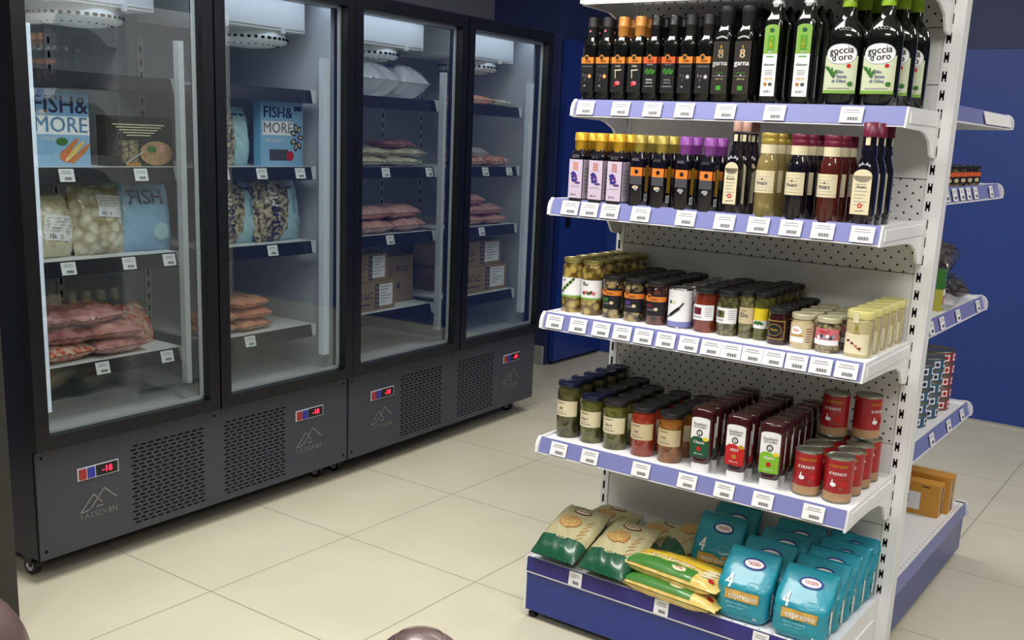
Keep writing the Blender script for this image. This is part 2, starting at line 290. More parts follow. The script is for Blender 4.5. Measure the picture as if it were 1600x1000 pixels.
# ---------------------------------------------------------------- fridges
ID = lambda x, y, e: (e, x, y)          # drawings on a face looking +x (front of a fridge): x runs along +y
def fridge(w, loc, rz, label):
    t = thing('display_freezer', label, 'freezer', loc, rz, 'two-door glass display freezers')
    h = w/2; D = -.72
    b = MB()
    for y0, y1 in ((0, .035), (w-.035, w)): b.box((D, y0, .086), (-.012, y1, 2.06), 'fridge_side')
    b.box((D, .035, .086), (D+.03, w-.035, 2.06), 'fridge_side'); b.box((D, .035, 2.03), (-.012, w-.035, 2.06), 'fridge_side')
    b.box((-.05, .035, 1.985), (-.012, w-.035, 2.03), 'fridge_side')
    b.box((-.05, h-.03, .46), (-.012, h+.03, 1.985), 'fridge_side'); b.box((D+.03, .035, .086), (-.03, w-.035, .11), 'fridge_side')
    b.box((-.06, .035, .44), (-.012, w-.035, .5), 'fridge_side')
    b.build('cabinet', t)
    b = MB()
    b.box((D+.03, .035, .5), (D+.05, w-.035, 2.03), 'liner'); b.box((D+.05, .035, .5), (-.05, .055, 2.03), 'liner'); b.box((D+.05, w-.055, .5), (-.05, w-.035, 2.03), 'liner')
    b.box((D+.05, .055, .48), (-.06, w-.055, .505), 'liner'); b.box((D+.05, .055, 2.01), (-.05, w-.055, 2.03), 'liner')
    b.build('liner', t)
    for k in (0, 1):                      # slotted rails on the back wall
        for yy in (.18, .50):
            b = MB(); y = k*h+yy+.02; b.box((D+.05, y, .55), (D+.056, y+.03, 1.84), 'liner_shelf')
            for q in range(25): b.box((D+.0555, y+.010, .58+q*.05), (D+.0567, y+.020, .605+q*.05), 'hole_black')
            b.build('slotted_rail', t)
    for y, lm in ((.056, 'led'), (h-.105, 'liner'), (w-.125, 'led_dim')):
        b = MB(); ww = .022 if y < w-.2 else .034
        b.box((-.045, y, .58), (-.018, y+ww, 1.79), lm); b.build('light_bar', t)
    for k in (0, 1):
        y0 = k*h+.10 if k == 0 else h+.1
        b = MB(); b.box((-.075, k*h+.08, 2.0), (-.052, k*h+h-.08, 2.012), 'led_head'); b.build('light_bar', t)
        e = MB(); y1 = y0+(h-.2)
        e.box((-.52, y0, 1.885), (-.15, y1, 2.01), 'liner_shelf'); e.box((-.149, y0+.01, 1.895), (-.146, y1-.01, 2.005), 'liner_shelf')
        for yy in (.2, .75): e.box((-.15, y0+(y1-y0)*yy, 1.875), (-.135, y0+(y1-y0)*yy+.012, 1.9), 'liner_shelf')
        ev = e.build('evaporator_cover', t)
        f = MB(); cy = .415 if k == 0 else h+.455
        f.lathe([(.142, 1.885), (.144, 1.866), (.150, 1.862), (.151, 1.846), (.142, 1.836), (.09, 1.824), (.03, 1.819), (.001, 1.819)], 'liner_shelf', 36, c=(-.3, cy), capb=False, capt=False)
        for q in range(36):
            a = 2*PI*q/36; f.box((-.3+.1475*math.cos(a)-.0045, cy+.1475*math.sin(a)-.008, 1.849), (-.3+.1475*math.cos(a)+.0045, cy+.1475*math.sin(a)+.008, 1.859), 'hole_black')
        for q in range(26):
            a = 2*PI*q/26; f.box((-.3+.115*math.cos(a)-.003, cy+.115*math.sin(a)-.003, 1.8275), (-.3+.115*math.cos(a)+.003, cy+.115*math.sin(a)+.003, 1.831), 'hole_black')
        f.build('fan_grille', t)
        s0, s1 = (.085, h-.07) if k == 0 else (h+.07, w-.115)
        for z in (.708, 1.06, 1.362, 1.665):
            b = MB(); b.box((-.62, s0, z-.012), (-.082, s1, z-.002), 'liner_shelf'); b.build('shelf', t)
            b = MB(); b.prism([(-.082, z-.002), (-.070, z-.052), (-.074, z-.054), (-.086, z-.004)], 1, s0, s1-.02, 'fridge_strip')
            b.box((-.086, s1-.02, z-.05), (-.072, s1, z), 'liner_shelf'); b.build('price_rail', t)
        # door
        a0, a1 = (-.016, h-.004) if k == 0 else (h+.004, w-.006); z0, z1 = .472, 2.045; W_ = .046
        dr = MB()
        dr.box((-.008, a0, z0), (.04, a0+W_, z1), 'fridge_black'); dr.box((-.008, a1-W_, z0), (.04, a1, z1), 'fridge_black')
        dr.box((-.008, a0+W_, z0), (.04, a1-W_, z0+.045), 'fridge_black'); dr.box((-.008, a0+W_, z1-.05), (.04, a1-W_, z1), 'fridge_black')
        do = dr.build('door', t)
        g = MB(); g.box((.012, a0+W_-.004, z0+.04), (.016, a1-W_+.004, z1-.046), 'door_glass'); g.build('door_pane', do)
        sp = MB(); q0, q1, q2, q3 = a0+W_, a1-W_, z0+.045, z1-.05
        for (u0, v0, u1, v1) in ((q0, q2, q1, q2+.013), (q0, q3-.011, q1, q3), (q0, q2, q0+.009, q3), (q1-.012, q2, q1, q3)):
            sp.box((-.004, u0, v0), (.004, u1, v1), 'alu')
        sp.build('pane_spacer', do)
    # machine panel
    b = MB(); b.box((-.02, 0, .088), (0, w, .458), 'fridge_grey')
    for y in (.02, h, w-.02): b.box((0, y-.004, .435), (.0006, y+.004, .443), 'hole_black')
    for y in (.02, w-.02): b.box((0, y-.005, .112), (.0006, y+.005, .122), 'hole_black')
    b.box((-.014, -.001, .088), (-.009, 0, .458), 'hole_black')
    b.build('machine_panel', t)
    for y0 in (.350, h+.042):
        v = MB()
        for r in range(21):
            z = .115+r*.0142
            for q in range(10):
                y = y0+q*.0315+(0 if r % 2 else .010)
                v.box((0, y, z), (.0008, y+.021, z+.0052), 'hole_black')
        v.build('vent_grille', t)
    for y0 in (.143, w-.302):
        c = MB(); c.box((0, y0, .328), (.003, y0+.155, .372), 'alu'); cp = c.build('control_panel', t)
        m = MB(); m.box((.003, y0+.004, .332), (.008, y0+.030, .368), 'red_sw'); m.build('red_switch', cp)
        m = MB(); m.box((.003, y0+.036, .332), (.008, y0+.062, .368), 'blue_sw'); m.build('blue_switch', cp)
        m = MB(); m.box((.003, y0+.068, .331), (.005, y0+.151, .369), 'black')
        m.text(lambda x, y, e: (.005+e, x, y), '-18', y0+.109, .35, .030, 'display_red'); m.build('temperature_display', cp)
        lg = MB(); mp = lambda x, y, e: (e, y0+.075+x, .215+y)
        for p, q in (((-.07, .0), (-.018, .055)), ((-.052, .0), (-.07, .0)), ((-.018, .055), (.012, .018)), ((-.032, .006), (.022, .068)), ((.022, .068), (.07, .022)), ((-.052, 0), (-.036, .005)), ((-.01, .008), (.016, .008))):
            lg.line(mp, p, q, .005, 'badge', .0015)
        lg.text(mp, 'LATSOUIN', 0, -.018, .030, 'badge', .0015)
        lg.build('maker_badge', t)
    for y in (.042, w-.062):
        for x in (-.125, -.64):
            cs = MB(); cs.box((x-.03, y-.022, .068), (x+.03, y+.022, .088), 'black')
            for sx in (-.017, .013): cs.prism([(x-.022, .03), (x+.018, .03), (x+.022, .07), (x-.026, .07)], 1, y+sx, y+sx+.004, 'black')
            co = cs.build('caster', t)
            wh = MB(); wh.tube((x, y-.012, .034), (x, y+.012, .034), .034, 'black', 24); wh.tube((x, y-.0135, .034), (x, y+.0135, .034), .022, 'liner', 20); wh.tube((x, y-.019, .034), (x, y+.019, .034), .008, 'chrome', 12)
            wh.build('wheel', co)
    return t
WA, WB_ = 1.4319, 1.5013; TA, TB = .0239, .0376
OA = Vector((-2.3192, -1.3244, 0)); OB = Vector((OA.x-WA*math.sin(TA), OA.y+WA*math.cos(TA)+.012, 0))
fridge(WA, OA, TA, 'black framed two-door glass freezer nearest the camera, left of the pair, stocked with frozen meat')
fridge(WB_, OB, TB, 'black framed two-door glass freezer farther away, with cardboard cartons on its lowest shelves')
def FW(B, dx, y, z):
    o, t = (OB, TB) if B else (OA, TA)
    return Vector((o.x+dx*math.cos(t)-y*math.sin(t), o.y+y*math.cos(t)+dx*math.sin(t), z))
def FR_(B): return (TB if B else TA)+PI/2
# ---------------------------------------------------------------- gondola end (facing the camera) and side run
W = .9785
G = thing('gondola_end_shelving', 'white metal end shelving unit with peg panels and blue base facing the freezers', 'shelving', (-.49, 0, 0))
GO = (-.49, 0, 0)
def gb(mb, name, par=None): return mb.build(name, par or G, off=GO if par is None else GO)
SH = {1: (.595, .428), 2: (.995, .437), 3: (1.34, .4233), 4: (1.632, .3248), 5: (1.957, .30)}
def slots(b, x, n, single):
    for i in range(n):
        z = .2318+.05*i
        if single: b.box((x-.0035, -.0006, z-.014), (x+.0035, 0, z+.014), 'hole_black')
        else:
            for sx in (-.0062, .0022): b.box((x+sx, -.0006, z-.0135), (x+sx+.004, 0, z+.0135), 'hole_black')
            b.box((x-.003, -.0005, z-.006), (x+.003, 0, z+.006), 'hole_black')
b = MB(); b.box((-.012, 0, 0), (.034, .05, 2.12), 'shelf_white'); b.box((.030, -.002, 0), (.036, .052, 2.12), 'shelf_white'); slots(b, 0, 37, False); gb(b, 'upright')
b = MB(); b.box((-.990, 0, 0), (-.962, .05, 2.12), 'shelf_white'); slots(b, -.9785, 37, True); gb(b, 'upright')
edges = [.205, .432, .685, .935, 1.19, 1.455, 1.71, 1.86, 2.10]
perf = {2, 4, 7}
for i in range(len(edges)-1):
    if i == 5: m = 'panel_white'
    b = MB(); b.box((-.9615, .004, edges[i]+.0012), (-.0125, .016, edges[i+1]-.0012), 'peg_panel' if i in perf else 'panel_white'); gb(b, 'back_panel')
b = MB(); b.box((-.9615, .017, .03), (-.0125, .04, 2.10), 'panel_white'); gb(b, 'back_panel')
for k, (z, D) in SH.items():
    b = MB(); b.box((-.974, -D+.014, z-.004), (-.004, 0, z), 'shelf_white'); b.box((-.974, -D+.014, z-.036), (-.004, -D+.016, z-.004), 'shelf_white')
    b.box((-.974, -.15, z-.02), (-.004, -.148, z-.004), 'shelf_white'); sh = gb(b, 'shelf')
    b = MB(); rm = 'rail_lavender' if k < 5 else 'shelf_white'
    b.prism([(-D-.002, z-.040), (-D+.012, z+.006), (-D+.010, z+.007), (-D-.005, z-.040)], 0, -.976, -.002, rm)
    b.prism([(-D-.006, z-.044), (-D-.006, z-.0415), (-D+.004, z-.040), (-D+.004, z-.044)], 0, -.976, -.002, 'shelf_white')
    gb(b, 'price_rail', sh).location = (0, 0, 0)
    b = MB()
    b.prism([(-D-.010, z-.042), (-D-.008, z-.02), (-D-.001, z-.004), (-D+.012, z+.008), (-D+.03, z+.004), (-D+.02, z-.042)], 0, -.986, -.975, 'shelf_white')
    gb(b, 'rail_end_cap', sh)
    for x0, x1 in ((-.984, -.976), (-.003, .004)):
        b = MB()
        if k != 1: pr = [(-D-.002, z-.046), (-D*.5, z-.050), (-.13, z-.056), (-.085, z-.074), (-.055, z-.112), (-.03, z-.118), (-.002, z-.118), (-.002, z+.006), (-D+.012, z+.006)]
        else: pr = [(-D-.002, z-.052), (-D*.72, z-.047), (-D*.5, z-.048), (-.14, z-.056), (-.085, z-.075), (-.05, z-.125), (-.02, z-.13), (-.002, z-.13), (-.002, z+.006), (-D+.012, z+.006)]
        b.prism(pr, 0, x0, x1, 'shelf_white')
        if x1 > 0: b.box((x1, -D+.03, z-.034), (x1+.003, -.03, z-.006), 'shelf_white')
        gb(b, 'bracket', sh)
z, D = .2085, .4645
b = MB(); b.box((-.976, -D+.004, z-.004), (-.002, 0, z), 'shelf_white')
for i in range(24): b.box((-.96+i*.04, -D+.018, z), (-.955+i*.04, -D+.021, z+.0004), 'hole_black')
base = gb(b, 'base_shelf')
b = MB(); b.prism([(-D-.002, z-.042), (-D+.004, z+.004), (-D+.002, z+.005), (-D-.005, z-.042)], 0, -.974, -.004, 'rail_purple'); b.box((-.974, -D-.004, z-.047), (-.004, -D+.004, z-.042), 'shelf_white'); b.box((-.974, -D+.003, z+.002), (-.004, -D+.006, z+.006), 'shelf_white'); gb(b, 'price_rail', base)
b = MB(); b.box((-.976, -D+.004, .03), (-.002, -D+.02, z-.05), 'kick_blue'); gb(b, 'kick_panel')
for x0, x1 in ((-.982, -.976), (-.002, .004)):
    b = MB(); b.box((x0, -D, .028), (x1, 0, z+.004), 'shelf_white')
    if x1 > 0: b.box((x1, -D+.04, .07), (x1+.004, -.05, .15), 'shelf_white')
    gb(b, 'base_side')
for x in (-.962, -.02):
    b = MB(); b.lathe([(.013, 0), (.016, .004), (.016, .014), (.008, .016), (.008, .03)], 'black', 16, c=(x, -D+.03)); gb(b, 'foot')
# side run behind the end: its shelves face right and run away from the camera
R = thing('gondola_side_shelving', 'white side shelving run behind the end unit, its shelves facing right with few goods', 'shelving', (-.25, .56, 0))
RO = (-.25, .56, 0)
def rb(mb, name, par=None): return mb.build(name, par or R, off=RO)
YN, YF = .075, 1.066
b = MB(); b.box((-.497, .052, .03), (-.482, YF, 2.1), 'panel_white'); rb(b, 'back_panel')
b = MB(); b.box((-.515, YF, 0), (-.465, YF+.03, 2.12), 'shelf_white'); rb(b, 'upright')
for k, z, X in ((1, .606, -.02), (2, 1.012, -.02), (3, 1.422, -.02), (4, 1.664, -.018)):
    b = MB(); b.box((-.481, YN, z-.004), (X-.014, YF-.004, z), 'shelf_white'); b.box((X-.016, YN, z-.036), (X-.014, YF-.004, z-.004), 'shelf_white'); sh = rb(b, 'shelf')
    b = MB(); b.prism([(X+.002, z-.040), (X-.012, z+.006), (X-.010, z+.007), (X+.005, z-.040)], 1, YN, YF-.01, 'rail_lavender')
    b.box((X-.004, YN, z-.045), (X+.007, YF-.01, z-.040), 'shelf_white'); rb(b, 'price_rail', sh)
    for y0 in (YN-.008, YF-.01):
        b = MB(); b.prism([(X+.012, z-.044), (X+.014, z-.03), (X+.011, z-.012), (X+.002, z+.002), (X-.012, z+.009), (X-.04, z+.006), (X-.03, z-.044)], 1, y0, y0+.012, 'shelf_white'); rb(b, 'rail_end_cap', sh)
    for y0 in (YN-.006, YF-.006):
        b = MB(); b.prism([(X+.002, z-.046), (X-.2, z-.05), (X-.34, z-.06), (X-.38, z-.12), (-.465, z-.12), (-.465, z+.006), (X-.012, z+.006)], 1, y0, y0+.006, 'shelf_white'); rb(b, 'bracket', sh)
z, X = .212, .015
b = MB(); b.box((-.481, YN, z-.004), (X-.004, YF, z), 'shelf_white')
for i in range(30): b.box((X-.022, .09+i*.033, z), (X-.018, .094+i*.033, z+.0004), 'hole_black')
base = rb(b, 'base_shelf')
b = MB(); b.prism([(X+.002, z-.042), (X-.004, z+.004), (X-.002, z+.006), (X+.006, z-.042)], 1, YN, YF, 'rail_lavender'); rb(b, 'price_rail', base)
for y0 in (YN-.01, YF):
    b = MB(); b.prism([(X+.012, z-.046), (X+.013, z-.02), (X+.004, z+.004), (X-.012, z+.009), (X-.04, z+.006), (X-.03, z-.046)], 1, y0, y0+.01, 'shelf_white'); rb(b, 'rail_end_cap', base)
b = MB(); b.box((X-.02, YN, .03), (X-.004, YF, z-.05), 'kick_blue'); b.box((X-.03, YN-.004, .03), (X-.003, YN, z-.04), 'kick_blue'); rb(b, 'kick_panel')
b = MB(); b.box((-.46, YF, .028), (X-.002, YF+.005, z+.004), 'shelf_white'); rb(b, 'base_side')
# ---------------------------------------------------------------- price tags
def make_tag(w_, h_, col_lines=True):
    m = MB(); mp = lambda x, y, e: (x, -e, y)
    m.box((-w_/2, -.0005, -h_/2), (w_/2, 0, h_/2), 'paper')
    p = MB()
    p.rect(mp, -w_*.30, h_*.26, w_*.30, h_*.32, 'ink_light', .0009); p.rect(mp, -w_*.36, h_*.12, w_*.36, h_*.17, 'ink_light', .0009)
    for i in range(14):
        x = -w_*.18+i*w_*.036
        p.rect(mp, x, -h_*.36, x+w_*(.012+.012*(i*7 % 3)), -h_*.14, 'ink', .0009)
    return m, p
_tp = {}
def price_tag(loc, rot, w_, h_, label, group):
    key = (w_, h_)
    if key not in _tp:
        m, p = make_tag(w_, h_); t = thing('price_tag', label, 'price tag', loc, 0, group)
        m.build('card', t); p.build('printing', t); _tp[key] = t
    else: t = copy_tree(_tp[key]); tag(t, label, 'price tag', group)
    t.location = loc; t.rotation_euler = rot; return t
TILT = -.29   # leans back at the top
T4 = [-.936, -.815, -.71, -.608, -.483, -.341, -.134]
T3 = [-.909, -.842, -.772, -.671, -.53, -.414, -.317, -.228, -.143, -.042]
T2 = [-.934, -.85, -.77, -.698, -.628, -.556, -.484, -.416, -.356, -.295, -.235, -.171, -.106, -.039]
T1 = [-.901, -.788, -.61, -.459, -.344, -.229, -.086]
NM = {1: 'second lowest', 2: 'middle', 3: 'second highest', 4: 'highest stocked'}
for k, xs in ((4, T4), (3, T3), (2, T2), (1, T1)):
    z, D = SH[k]
    for i, x in enumerate(xs):
        lb = 'white price tag on the %s shelf of the end unit, %s from left' % (NM[k], ORD[i])
        wd = .059
        price_tag((x, -D+.0017-.0045, z-.0175), (TILT, 0, 0), wd, .042, lb, 'price tags on the %s shelf of the end unit' % NM[k])
for i, x in enumerate((-.791, -.491, -.182)):
    price_tag((x, -.4645-.003, .1885), (-.13, 0, 0), .047, .045, 'white price tag on the dark purple base rail, %s from left' % ORD[i], 'price tags on the base rail of the end unit')
for k, z, ys, nm in ((3, 1.422, (.275, .375, .47, .56, .66, .90), 'jars'), (2, 1.012, (.302, .435, .649, .947), 'dark bags'), (1, .606, (.235, .508, .739, .936), 'stacked tins')):
    for i, y in enumerate(ys):
        price_tag((-.02-.0017+.0045, y, z-.0175), (TILT, 0, PI/2), .056, .040, 'small price tag on side rail under the %s, %s from near end' % (nm, ORD[i]), 'price tags on the side rail under the %s' % nm)
def ftag(B, y, z, lb): 
    p = FW(B, -.0722, y, z); price_tag(p, (-.23, 0, FR_(B)), .053, .042, lb, 'price tags inside the freezers')
for B, k, z, ys in ((0, 'first', 1.362, (.207, .485)), (0, 'first', 1.06, (.197, .425, .59)), (0, 'first', .708, (.305, .568)), (0, 'second', 1.362, (.841, 1.028, 1.23)), (0, 'second', 1.06, (1.08,)), (0, 'second', .708, (.959,)),
                    (1, 'third', 1.362, (.309, .62)), (1, 'third', 1.06, (.346,)), (1, 'fourth', 1.362, (1.076, 1.29)), (1, 'fourth', 1.06, (1.061,))):
    nm = {1.362: 'second', 1.06: 'third', .708: 'fourth'}[z]
    for i, y in enumerate(ys): ftag(B, y, z-.027, 'white tag on %s shelf from top, %s freezer door, %s from left' % (nm, k, ORD[i]))
# ---------------------------------------------------------------- goods on the end unit
# every builder returns parts inside one Empty whose base sits at z=0, front towards -y
def grid(proto, desc, cat, name, cols, ncols_words, y0, pitch, rows, z, group, dx_row=0, jit=.0015, rot=0, skip=()):
    """rows of copies running back from the shelf edge"""
    first = True
    for ci, x in enumerate(cols):
        for r in range(rows):
            if (ci, r) in skip: continue
            o = proto if first else copy_tree(proto); first = False
            col = ncols_words[ci] if ncols_words else ''
            rw = 'front one' if r == 0 else ('rearmost' if r == rows-1 and rows > 2 else ORD[r]+' from front')
            tag(o, desc+', '+rw+(', '+col if col else ''), cat, group)
            o.location = (x+dx_row*r+random.uniform(-jit, jit), y0+r*pitch, z)
            o.rotation_euler = (0, 0, rot+random.uniform(-.05, .05))
def cw(n, w_='column'): return [ORD[i]+' '+w_+' from left' for i in range(n)] if n > 2 else ['left '+w_, 'right '+w_]
def E_(name, cat): return thing(name, '', cat)
def oil_thin(capm, art):
    t = E_('oil_bottle', 'bottle'); r = .0235
    MB().lathe([(r-.002, 0), (r, .003), (r, .164), (r*.94, .174), (.0165, .184), (.015, .190)], 'oil_glass', 28, sq=4).build('glass_body', t)
    c = MB().lathe([(.0160, .186), (.0165, .188), (.0165, .214), (.0178, .216), (.0178, .219), (.0165, .221), (.0168, .240), (.0150, .244)], capm, 20)
    if art == 'dot': c.oval(cyl(.0165), 0, .205, .0035, .0035, 'pink', .0010)
    c.build('cap', t)
    l = MB(); m = flat(r)
    l.rect(m, -.0215, .030, .0215, .112, 'label_black', .0006, 4, 1)
    om = 'orange2' if art == 'herb' else 'orange'
    l.rect(m, -.0215, .112, .0215, .130, om, .0006); l.rect(side(r), -.0215, .112, .0215, .130, om, .0006)
    l.rect(side(r), -.0215, .030, .0215, .112, 'label_black', .0006)
    l.oval(m, -.003, .129, .008, .008, 'copper', .0012); l.oval(m, -.003, .128, .0045, .005, 'label_black', .0018)
    l.text(m, 'GAEA', .002, .118, .008, 'label_black', .0014)
    if art in ('dot', 'ring'):
        l.text(m, 'EXTRA VIRGIN', 0, .103, .0052, 'ink_light', .0014); l.oval(m, .010, .075, .006, .006, 'orange' if art == 'dot' else 'ink_light', .0014); l.oval(m, .010, .075, .003, .003, 'cream', .0018)
        l.text(m, '2 x', -.008, .078, .012, 'ink_light', .0014); l.text(m, '/', -.006, .066, .012, 'ink_light', .0014); l.poly(m, [(-.012, .046), (-.001, .046), (-.006, .051)], 'ink_light', .0014)
    if art == 'garlic':
        l.text(m, 'CHILI', 0, .104, .007, 'cream', .0014); l.line(m, (-.010, .092), (.012, .094), .003, 'cream', .0014); l.line(m, (-.008, .094), (-.006, .070), .002, 'cream', .0014); l.oval(m, .001, .056, .009, .006, 'pink', .0014); l.oval(m, -.005, .052, .004, .005, 'red', .0018)
    if art == 'herb':
        l.text(m, 'VIRGIN', 0, .108, .006, 'ink_light', .0014)
        for q in range(7): l.oval(m, -.012+.0045*q, .089+.005*math.sin(q*2.1), .0042, .0055, 'leaf', .0012+.0002*q, rot=q)
        l.text(m, 'EXTRA', 0, .066, .0065, 'paper', .0014); l.text(m, 'OLIVE OIL', 0, .058, .005, 'paper', .0014); l.rect(m, -.015, .047, .015, .049, 'ink_light', .0014)
    l.build('label', t); return t
T4Z = SH[4][0]
XT = [-.950, -.898, -.846, -.790, -.737, -.681, -.627, -.573]
for capm, art, cs, word in (('matte_black', 'dot', (0, 1), 'black capped oil bottle with red cap dot'), ('copper', 'garlic', (2, 3), 'copper capped oil bottle with orange band'), ('black', 'herb', (4, 5), 'black capped oil bottle with green herbs'), ('matte_black', 'ring', (6, 7), 'black capped oil bottle with grey ring')):
    p = oil_thin(capm, art); grid(p, word, 'bottle', 'oil_bottle', [XT[c] for c in cs], cw(2), -.282, .054, 3, T4Z, 'dark oil bottles with an orange band, top stocked shelf')
def garna():
    t = E_('oil_bottle', 'bottle'); r = .0265
    MB().lathe([(r-.002, 0), (r, .003), (r, .184), (r*.93, .196), (.019, .208), (.017, .214)], 'oil_glass', 28, sq=5).build('glass_body', t)
    MB().lathe([(.0195, .208), (.0205, .210), (.0205, .243), (.0215, .245), (.0215, .260), (.018, .264)], 'matte_black', 24).build('cap', t)
    l = MB(); m = flat(r)
    l.rect(m, -.0235, .030, .0235, .170, 'label_brown', .0006); l.rect(side(r), -.0235, .030, .0235, .170, 'label_black', .0006)
    l.text(m, '8', 0, .136, .034, 'cream_dark', .0014); l.oval(m, 0, .155, .0025, .004, 'gold', .0014); l.oval(m, 0, .141, .0025, .0025, 'copper', .0018)
    l.text(m, 'garna', 0, .112, .020, 'paper', .0014); l.text(m, 'extra virgin', 0, .086, .006, 'green', .0014); l.rect(m, -.018, .077, .018, .078, 'ink_light', .0014)
    l.oval(m, 0, .080, .002, .002, 'paper', .0018); l.text(m, 'olive oil', 0, .070, .007, 'cream_dark', .0014); l.rect(m, -.007, .040, .007, .052, 'green', .0014)
    l.build('label', t)
    h = MB(); 
    for k in range(7): h.oval(flat(r*.95), -.014+.0047*k, .178+.004*math.sin(k*PI/6), .0022, .003, 'silver_cap', .0022)
    h.build('neck_print', t); return t
grid(garna(), 'dark oil bottle with brown-black label', 'bottle', 'oil_bottle', [-.520, -.455], cw(2), -.280, .062, 3, T4Z, 'black bottles with a tall dark label')
def green_label():
    t = E_('oil_bottle', 'bottle'); r = .0265
    MB().lathe([(r-.002, 0), (r, .003), (r, .216), (r*.93, .226), (.0175, .238), (.0160, .264)], 'oil_glass', 28, sq=7).build('glass_body', t)
    MB().lathe([(.0170, .256), (.0180, .258), (.0180, .272), (.0165, .274), (.0175, .276), (.0175, .287), (.014, .288)], 'silver_cap', 24).build('cap', t)
    l = MB(); m = flat(r)
    l.rect(m, -.020, .026, .020, .135, 'paper', .0006); l.rect(m, -.020, .135, .020, .204, 'lime', .0006); l.oval(m, 0, .203, .0195, .008, 'lime', .0007)
    l.oval(m, 0, .196, .0065, .0055, 'dark_green', .0014); l.rect(m, -.009, .145, .009, .182, 'green', .0012); l.text(m, 'BIO', 0, .163, .017, 'yellow', .0016, rot=PI/2); l.text(m, '0,2', 0, .140, .010, 'paper', .0016)
    l.rect(m, -.011, .127, .011, .130, 'green', .0012); l.text(m, 'ulianum', 0, .108, .010, 'ink', .0014)
    for q in range(3): l.rect(m, -.011, .092-.005*q, .011, .094-.005*q, 'ink_light', .0012)
    l.rect(m, -.012, .068, .0, .075, 'cream_dark', .0012); l.rect(m, .002, .068, .012, .075, 'cream_dark', .0012); l.oval(m, -.007, .057, .005, .005, 'copper', .0012); l.rect(m, .002, .053, .012, .061, 'ink', .0012); l.text(m, '0,50 l', 0, .038, .009, 'ink', .0014)
    l.build('label', t); return t
grid(green_label(), 'tall square oil bottle with green-white label', 'bottle', 'oil_bottle', [-.377, -.289], cw(2), -.281, .066, 3, T4Z, 'tall square bottles with a white cap')
def wide_oil():
    t = E_('oil_bottle', 'bottle'); ry = .66
    MB().lathe([(.042, 0), (.046, .004), (.046, .172), (.0445, .188), (.038, .205), (.026, .219), (.0175, .232), (.0165, .262)], 'oil_glass', 36, sq=2.6, ry=ry).build('glass_body', t)
    MB().lathe([(.0180, .252), (.0190, .255), (.0190, .271), (.0175, .273), (.0185, .275), (.0185, .287), (.015, .289)], 'green_cap', 24).build('cap', t)
    l = MB(); r = .046; m = lambda x, y, e: ((r+e)*math.sin(x/r), -(r*ry*1.02+e)*math.cos(x/r)**.55-.0008, y)
    l.rect(m, -.050, .036, .050, .130, 'pale_green', .001, 14, 1); l.rect(m, -.050, .036, .050, .044, 'lime', .0014, 14, 1)
    l.oval(m, 0, .134, .044, .026, 'silver_cap', .0013, 28); l.oval(m, 0, .134, .041, .0235, 'paper', .0017, 28)
    l.text(m, 'goccia', 0, .143, .025, 'label_black', .0026, rot=.10); l.text(m, "d'oro", .003, .126, .024, 'label_black', .0026, rot=.10)
    for q in range(4): l.oval(m, -.036+.008*q, .098-.004*q, .011, .0035, 'leaf', .002+.0002*q, rot=-.6-.5*q)
    l.oval(m, .022, .105, .006, .005, 'red', .002); l.oval(m, .030, .060, .008, .006, 'leaf', .002)
    for q, s in enumerate(('Olio', 'di Sansa', 'di Oliva')): l.text(m, s, 0, .090-.0115*q, .0115, 'blue_ink', .0024)
    l.rect(m, -.03, .048, .03, .050, 'ink_light', .002, 6, 1)
    l.build('label', t)
    n = MB()
    for q in range(9):
        a = -1.0+q*.25; z = .186+.012*math.cos(a*1.4)
        n.oval(lambda x, y, e: (.036*math.sin(a)+x, -(.036*ry+e)*math.cos(a)-.004, z+y), 0, 0, .0045, .004, 'silver_cap', .001); n.oval(lambda x, y, e: (.036*math.sin(a)+x, -(.036*ry+e)*math.cos(a)-.004, z+y), 0, 0, .003, .0026, 'oil_glass', .0016)
    n.build('neck_print', t); return t
grid(wide_oil(), 'wide dark oil bottle with round label and lime cap', 'bottle', 'oil_bottle', [-.187, -.086], cw(2), -.272, .074, 3, T4Z, 'wide oil bottles with a lime cap', dx_row=.014)
